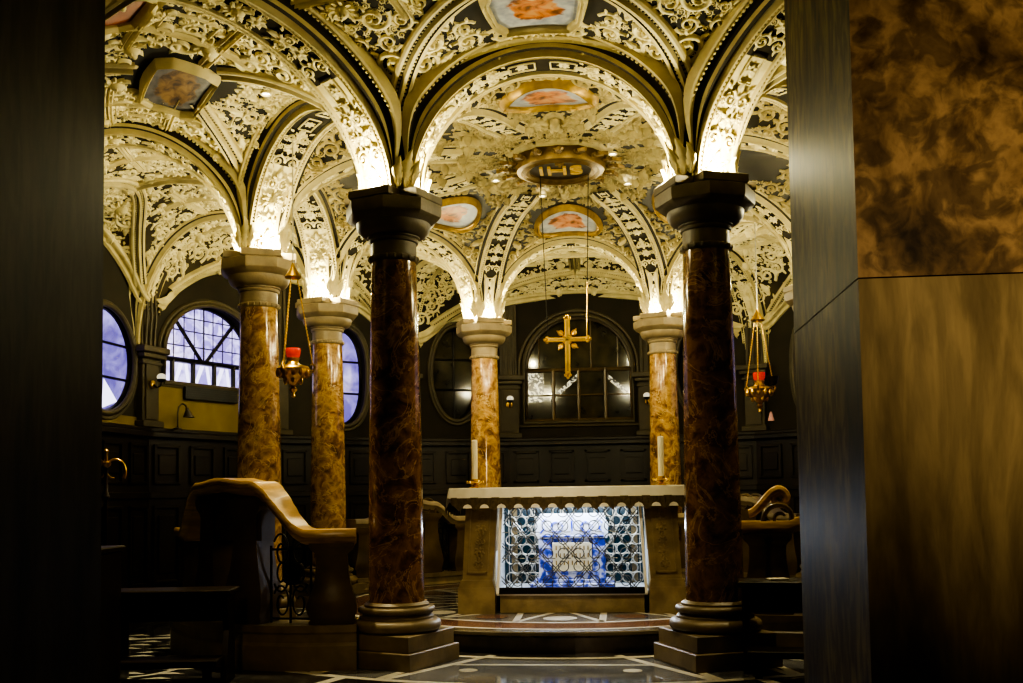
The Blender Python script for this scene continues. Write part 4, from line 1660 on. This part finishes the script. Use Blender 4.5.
def balustrade(label, P, lo, hi, railmat, wid=.15, z0=0, base=.30, volutes=False):
    org = P[len(P) // 2]
    t_ = thing('marble_balustrade', label, 'balustrade', (org.x, org.y, z0))
    L = sum((b - a).length for a, b in zip(P[:-1], P[1:]))

    def at(u, q, z_):
        p, d = path_eval(P, u)
        n = Vector((d.y, -d.x))
        r_ = p + n * q - org
        return (r_.x, r_.y, z_)
    us = [L * i / 72 for i in range(73)]
    # rail
    prof = [(-wid, -.055), (-wid, -.02), (-wid * .93, 0), (wid * .93, 0), (wid, -.02), (wid, -.055), (wid * .82, -.075), (wid * .7, -.11), (-wid * .7, -.11), (-wid * .82, -.075)]
    MB().rings([[at(u, q, rail_h(u, L, lo, hi) + dz) for q, dz in prof] for u in us], 0, True, True, True).build('rail', railmat, t_, ang=40)
    # plinth
    pp = [(-.19, 0), (-.19, base * .55), (-.17, base * .62), (-.17, base * .8), (-.185, base * .85), (-.185, base), (.185, base), (.185, base * .85), (.17, base * .8), (.17, base * .62), (.19, base * .55), (.19, 0)]
    MB().rings([[at(u, q, z_) for q, z_ in pp] for u in us], 0, True, True, True).build('plinth', M['stone'], t_, ang=25)
    # console balusters: silhouette swelling towards the foot
    def console(uc, hw):
        top = min(rail_h(uc - hw, L, lo, hi), rail_h(uc + hw, L, lo, hi), rail_h(uc, L, lo, hi)) - .10
        H = top - base
        sil = [(.95, 0), (1.0, .03), (.92, .06), (1.02, .12), (1.08, .2), (1.02, .3), (.86, .42), (.74, .55), (.68, .7), (.66, .84), (.74, .88), (.92, .92), (.98, .96), (.98, 1.0)]
        rings = []
        for k_, f in sil:
            w_ = hw * k_
            z_ = base + f * H
            dd = .14 * (k_ * .5 + .45)
            rings.append([at(uc - w_, -dd, z_), at(uc - w_ * .5, -dd * 1.12, z_), at(uc + w_ * .5, -dd * 1.12, z_), at(uc + w_, -dd, z_), at(uc + w_, dd, z_), at(uc + w_ * .5, dd * 1.12, z_), at(uc - w_ * .5, dd * 1.12, z_), at(uc - w_, dd, z_)])
        MB().rings(rings, 0, True, True, True).build('baluster', M['railstone'], t_, ang=40)
    console(.17, .16); console(L - .17, .16)
    console(L / 2 - .22, .15); console(L / 2 + .22, .15)
    # solid shaped panel under the raised middle, with volutes on its faces
    uu = [L * .33 + L * .34 * i / 24 for i in range(25)]
    zb = lo - .08
    sp_o = MB().rings([[at(u, -.09, zb), at(u, .09, zb), at(u, .09, max(zb + .01, rail_h(u, L, lo, hi) - .09)), at(u, -.09, max(zb + .01, rail_h(u, L, lo, hi) - .09))] for u in uu], 0, True, True, True)
    sp_o = sp_o.build('shaped_panel', M['railstone'], t_, ang=30)
    vo = MB()
    for sg in (-1, 1):
        for face in (-1, 1):
            pts, rad = [], []
            for i in range(34):
                u_ = i / 33
                th = -.6 + 2 * pi * 1.5 * u_
                r_ = .15 * math.exp(-1.5 * u_)
                pts.append(at(L / 2 + sg * (.15 + r_ * cos(th)), face * .10, (lo + hi) / 2 + .02 + r_ * sin(th)))
                rad.append(.022 * (1 - .5 * u_))
            vo.tube(pts, rad, 6)
    vo.build('volute', M['railstone'], sp_o)
    # iron grilles
    for (ua, ub) in ((.34, L / 2 - .38), (L / 2 + .38, L - .34)):
        if ub - ua < .12:
            continue
        g = MB()
        ht = lo - .12
        for u in (ua, ub):
            g.tube([at(u, 0, base), at(u, 0, ht)], .010, 6)
        uc = (ua + ub) / 2; hw = (ub - ua) / 2
        for zc_, sg in ((base + .15, 1), (base + .36, -1), (base + .54, 1)):
            for s2 in (-1, 1):
                pts = []
                for i in range(24):
                    u_ = i / 23
                    th = 2 * pi * 1.3 * u_ + .5
                    r_ = min(hw, .14) * (1 - .7 * u_)
                    pts.append(at(uc + s2 * (hw * .45 + r_ * cos(th) * .5), 0, zc_ + sg * r_ * sin(th)))
                g.tube(pts, .008, 5)
        g.tube([at(uc, 0, base), at(uc, 0, ht)], .010, 6)
        for zc_ in (base + .03, ht - .03):
            g.tube([at(ua, 0, zc_), at(ub, 0, zc_)], .009, 6)
        g.build('iron_grille', M['iron'], t_)
    if volutes:
        vo = MB()
        for sg in (-1, 1):
            pts, rad = [], []
            for i in range(40):
                u_ = i / 39
                if u_ < .45:
                    f = u_ / .45
                    pts.append(at(L / 2 + sg * (.40 - .24 * f), 0, hi + .06 + .19 * smooth(f)))
                    rad.append(.035)
                else:
                    f = (u_ - .45) / .55
                    th = pi / 2 - 2 * pi * 1.2 * f
                    r_ = .075 * math.exp(-1.1 * f)
                    pts.append(at(L / 2 + sg * (.16 - r_ * cos(th) * 1.0), 0, hi + .175 + r_ * sin(th)))
                    rad.append(.035 * (1 - .5 * f))
            vo.tube(pts, rad, 8)
        vo.build('crest_scroll', M['honey'], t_)
    return t_


balustrade('curved dark marble balustrade with honey coloured ogee rail, front left beside the tall column', bez((-1.46, -3.02), (-2.50, -3.30), (-3.12, -2.10)), 1.03, 1.40, M['honey'], .17, base=.33)
e0, e1 = Vector(pol(292.5, RC)), Vector(pol(337.5, RC))
balustrade('balustrade with pale ogee rail standing behind the altar at the left', [e0.lerp(e1, .12 + .76 * i / 12) for i in range(13)], 1.0, 1.20, M['capstone'])
e0, e1 = Vector((1.50, -2.22)), Vector((2.42, -2.36))
balustrade('balustrade with two golden crest scrolls beside the right front column', [e0.lerp(e1, i / 12) for i in range(13)], 1.03, 1.03, M['honey'], .15, volutes=True)
e0, e1 = Vector(pol(22.5, RC)), Vector(pol(67.5, RC))
balustrade('balustrade behind the altar at the right, between the rear columns', [e0.lerp(e1, .12 + .76 * i / 12) for i in range(13)], 1.0, 1.20, M['capstone'])


# ------------------------------------------------------------------ kneelers
def kneeler(x, y, rz, label, w=1.0):
    k = thing('kneeler', label, 'kneeler', (x, y, 0), rz)
    MB().box(-w / 2, w / 2, -.16, .16, .60, .64, 0, .008).build('shelf', M['kneelwood'], k, ang=20)
    MB().box(-w / 2 + .03, w / 2 - .03, .08, .11, .40, .60, 0, .004).build('front_board', M['kneelwood'], k, ang=20)
    for sx in (-1, 1):
        x_ = sx * (w / 2 - .05)
        MB().prism([(-.15, 0), (.14, 0), (.12, .6), (-.12, .6), (-.06, .35), (-.12, .15)], x_ - .02, x_ + .02, 0, 'x').build('side_panel', M['kneelwood'], k, ang=20)
    MB().box(-w / 2 + .05, w / 2 - .05, -.36, -.12, .14, .19, 0, .008).build('knee_board', M['kneelwood'], k, ang=20)
    for sx in (-1, 1):
        MB().box(sx * (w / 2 - .12) - .025, sx * (w / 2 - .12) + .025, -.34, -.29, 0, .14).build('leg', M['kneelwood'], k)
    return k


kneeler(-2.62, -3.62, .15, 'dark wooden kneeler in front of the curved balustrade at left', .85)
kneeler(1.72, -3.2, -.1, 'dark wooden kneeler beside the right front column', .75)
k = thing('book_cabinet', 'dark upright wooden cabinet in the shadow beside the left entrance pier', 'cabinet', (-2.78, -4.6, 0), .1)
MB().box(-.17, .17, -.2, .2, 0, .95, 0, .01).box(-.19, .19, -.22, .22, .95, .985, 0, .008).build('case', M['kneelwood'], k, ang=20)
MB().box(-.14, .14, -.215, -.2, .08, .88, 0, .005).build('door', M['kneelwood'], k, ang=20)
b_ = thing('booklet', 'small white booklet lying on the kneeler shelf at right', 'booklet', (1.62, -3.2, .64), .2)
MB().box(-.07, .07, -.05, .05, 0, .012, 0, .002).build('cover', M['paper'], b_, ang=20)


# gilded scroll candelabra
def candelabrum(x, y, rz, label, zt=1.42):
    k = thing('gilded_candelabrum', label, 'candelabrum', (x, y, 0), rz)
    MB().lathe([(.14, 0), (.14, .03), (.05, .06), (.018, .12), (.015, zt - .25), (.03, zt - .22), (.015, zt - .18), (.015, zt)], 16).build('stand', M['kneelwood'], k)
    for sg in (-1, 1):
        pts, rad = [], []
        for i in range(24):
            u_ = i / 23
            th = -.6 + 1.7 * pi * u_
            r_ = .105 * (1 - .45 * u_)
            pts.append((sg * (.06 + r_ * cos(th) * .8), 0, zt - .02 + r_ * sin(th))); rad.append(.013 * (1 - .5 * u_))
        MB().tube(pts, rad, 6).build('scroll_arm', M['gold'], k)
    MB().lathe([(.012, zt), (.035, zt + .02), (.04, zt + .04), (.015, zt + .05), (.012, zt + .11), (.022, zt + .13), (.003, zt + .15)], 12).build('finial', M['gold'], k)


candelabrum(-3.40, -3.1, .5, 'gilded scroll candelabrum in the dark by the left pier', 1.52)
candelabrum(2.28, -3.2, -.2, 'gilded scroll candelabrum by the right pier', 1.45)


# ------------------------------------------------------------------ wall lamps, reading lamp, heater
def sconce(a, label):
    x, y = pol(a, RW - .145)
    k = thing('wall_sconce', label, 'wall lamp', (x, y, 2.66), -radians(a))
    MB().lathe([(.05, 0), (.05, .012), (.03, .02)], 14).xf(lambda p: (p[0], -p[2], p[1])).build('back_plate', M['gold'], k)
    MB().tube([(0, -.01, 0), (0, -.07, -.04), (0, -.12, -.02), (0, -.13, .02)], .010, 6).build('arm', M['iron'], k)
    MB().lathe([(.02, .02), (.05, .04), (.055, .06), (.03, .05)], 14, (0, -.13, 0)).build('cup', M['iron'], k)
    MB().ell((0, -.13, .085), (.055, .055, .045), 14, 8).build('globe', M['bulb'], k)


sconce(-77, 'wall lamp with a pale globe between the oval and arched windows at left')
sconce(-12, 'wall lamp with a white globe on the pilaster left of the rear window')
sconce(12, 'wall lamp on the pilaster right of the rear window')

a = -73.5
x, y = pol(a, RW - .40)
k = thing('reading_lamp', 'gooseneck reading lamp with dark shade rising from the panelling under the arched window', 'lamp', (x, y, SILL - .01), -radians(a))
k.location.x, k.location.y = pol(a, RW - .27)
MB().lathe([(.05, 0), (.05, .015), (.012, .025)], 14).build('foot', M['shade'], k)
MB().tube([(-.0, 0, .02), (-.0, 0, .20), (.02, 0, .28), (.08, 0, .325), (.14, 0, .31), (.17, 0, .27)], .010, 7).build('gooseneck', M['shade'], k)
MB().lathe([(.02, 0), (.025, -.03), (.075, -.12), (.07, -.12), (.02, -.03)], 16).xf(lambda p: (p[0] + .17 - p[2] * .3, p[1], p[2] + .28)).build('lamp_shade', M['shade'], k)
# black panel under the arched window
am = (-77 - 52.5) / 2
p0, p1 = Vector(pol(-77, RW)), Vector(pol(-52.5, RW)); mid = (p0 + p1) / 2; d = (p1 - p0).normalized(); th = atan2(d.y, d.x)
k = thing('heater_panel', 'black slatted panel fixed to the wall under the arched window', 'heater', (mid.x, mid.y, 2.535), th)
h = MB().box(-.52, .36, -.070, -.016, 0, .16, 0, .006)
for i in range(5):
    h.box(-.50, .34, -.076, -.07, .02 + i * .028, .03 + i * .028)
h.build('casing', M['black'], k, ang=20)

# ------------------------------------------------------------------ lights
def light(kind, loc, energy, col, **kw):
    l = bpy.data.lights.new('lamp_light', kind)
    l.energy = energy; l.color = col
    for a_, v_ in kw.items():
        setattr(l, a_, v_)
    o = bpy.data.objects.new('lamp_light', l)
    COL.objects.link(o); o.location = loc
    return o


WARM = (1.0, .91, .56)
for q in range(8):
    a = 22.5 + 45 * q
    c = Vector(pol(a, RC, 0))
    front = a in (157.5, 202.5, 247.5, 112.5)
    for dz in (0, 180, 112.5, -112.5):
        u = Vector((sin(radians(a + dz)), cos(radians(a + dz)), 0))
        p = c + u * .285
        e = 20.0 if dz != 180 else 7.0
        if dz == 0 and a in (22.5, 337.5):
            e = 1.5
        light('POINT', (p.x, p.y, ZS + .06), e, WARM, shadow_soft_size=.02)
# small recessed downlights of the vaults: a white lens in a rim and the spot it throws
def downlight(x, y, z, target, e, size, label, blend=.9):
    k = thing('recessed_downlight', label, 'ceiling light', (x, y, z), 0, 'downlights of the vaults')
    MB().lathe([(.035, .0), (.05, -.004), (.05, -.02), (.036, -.022), (.034, -.004)], 18, cap=False).build('rim', M['molding'], k)
    MB().lathe([(.002, -.008), (.034, -.006)], 18, cap=False).build('lens', M['lens'], k)
    o = light('SPOT', (x, y, z - .04), e, WARM2, spot_size=radians(size), spot_blend=blend, shadow_soft_size=.04)
    o.rotation_euler = (Vector(target) - Vector((x, y, z))).to_track_quat('-Z', 'Y').to_euler()


WARM2 = (1.0, .86, .50)
def dome_z(x, y):
    return 4.70
downlight(.55, -.40, 4.72, (1.2, 2.9, 1.8), 180, 50, 'small white downlight in the dome just right of the lettered medallion')
downlight(.72, .62, 4.72, (.4, -2.2, 0), 60, 70, 'small white downlight in the dome, right of the back oval painting')
downlight(-.72, .30, 4.72, (-1.2, 2.9, 1.8), 180, 50, 'small white downlight in the dome, left of the lettered medallion')
downlight(-.25, .95, 4.72, (-3.0, -.2, 1.7), 110, 60, 'small white downlight in the dome, left above the back oval painting')
downlight(-2.25, -2.75, 4.55, (-2.35, -2.8, 1.2), 240, 66, 'added fill downlight over the curved balustrade at front left')  # fitting added to brighten the curved rail
downlight(.0, -3.95, 4.62, (.05, -2.1, .3), 200, 50, 'added fill downlight high above the front pavement')  # added to lift the front floor and altar cloth
downlight(2.25, -2.75, 4.55, (1.9, -2.4, 1.0), 120, 45, 'added fill downlight over the balustrade at front right')  # added to brighten the right rail and its scrolls
# cold light inside the altar
o = light('AREA', (ax, ay + .50, az + .985), 5.0, (.80, .90, 1.0), shape='RECTANGLE', size=1.2, size_y=.6)
o2 = light('AREA', (ax, ay + .16, az + .96), 2.5, (.80, .88, 1.0), shape='RECTANGLE', size=1.2, size_y=.08)
o2.rotation_euler = (radians(35), 0, 0)
o3 = light('AREA', (ax, ay + .07, az + .80), 5.0, (.80, .88, 1.0), shape='RECTANGLE', size=1.1, size_y=.1)
o3.data.spread = 1.6
o3.rotation_euler = (radians(-58), 0, 0)
# dim warm lamp behind the visitor, on the entrance piers
o = light('SPOT', (2.3, -11.6, 2.6), 430, (1.0, .76, .44), spot_size=radians(38), spot_blend=1.0, shadow_soft_size=.25)
o.rotation_euler = (Vector((2.15, -6.9, 2.15)) - Vector((2.3, -11.6, 2.6))).to_track_quat('-Z', 'Y').to_euler()

o = light('SPOT', (-1.3, -9.4, 3.4), 95, (1.0, .74, .38), spot_size=radians(20), spot_blend=1.0, shadow_soft_size=.2)  # unseen fill spot added for the left balustrade front
o.rotation_euler = (Vector((-1.75, -3.0, .55)) - Vector((-1.3, -9.4, 3.4))).to_track_quat('-Z', 'Y').to_euler()

w = bpy.data.worlds.new('World'); SC.world = w; w.use_nodes = True
w.node_tree.nodes['Background'].inputs[0].default_value = (.9, .75, .5, 1)
w.node_tree.nodes['Background'].inputs[1].default_value = .010

# ------------------------------------------------------------------ camera (measured from the photograph)
F, CYP = 1012.4, 438.6
yaw, pitch, roll = -.0958, .05497, .01456
def cam_axes():
    ax_ = []
    for e in (Vector((1, 0, 0)), Vector((0, 1, 0)), Vector((0, 0, 1))):
        s, c = sin(yaw), cos(yaw); x = c * e.x - s * e.y; y = s * e.x + c * e.y; z = e.z
        s, c = sin(pitch), cos(pitch); zc = c * y + s * z; yc = -s * y + c * z
        s, c = sin(roll), cos(roll); xr = c * x - s * yc; yr = s * x + c * yc
        ax_.append((xr, yr, zc))
    R_ = Vector(tuple(a[0] for a in ax_)); U_ = Vector(tuple(a[1] for a in ax_)); F_ = Vector(tuple(a[2] for a in ax_))
    return R_, U_, F_
R_, U_, F_ = cam_axes()
cd = bpy.data.cameras.new('camera'); co = bpy.data.objects.new('camera', cd); COL.objects.link(co)
mw = Matrix(((R_.x, U_.x, -F_.x, .454), (R_.y, U_.y, -F_.y, -10.554), (R_.z, U_.z, -F_.z, 1.272), (0, 0, 0, 1)))
co.matrix_world = mw
cd.sensor_width = 36; cd.lens = F / 1023 * 36; cd.shift_y = (CYP - 341.5) / 1023
cd.clip_start = .05
SC.camera = co

SC.view_settings.view_transform = 'AgX'
try:
    SC.view_settings.look = 'AgX - High Contrast'
except Exception:
    pass
SC.view_settings.exposure = 1.2
SC.cycles.use_denoising = True
SC.cycles.max_bounces = 6
SC.cycles.sample_clamp_indirect = 4
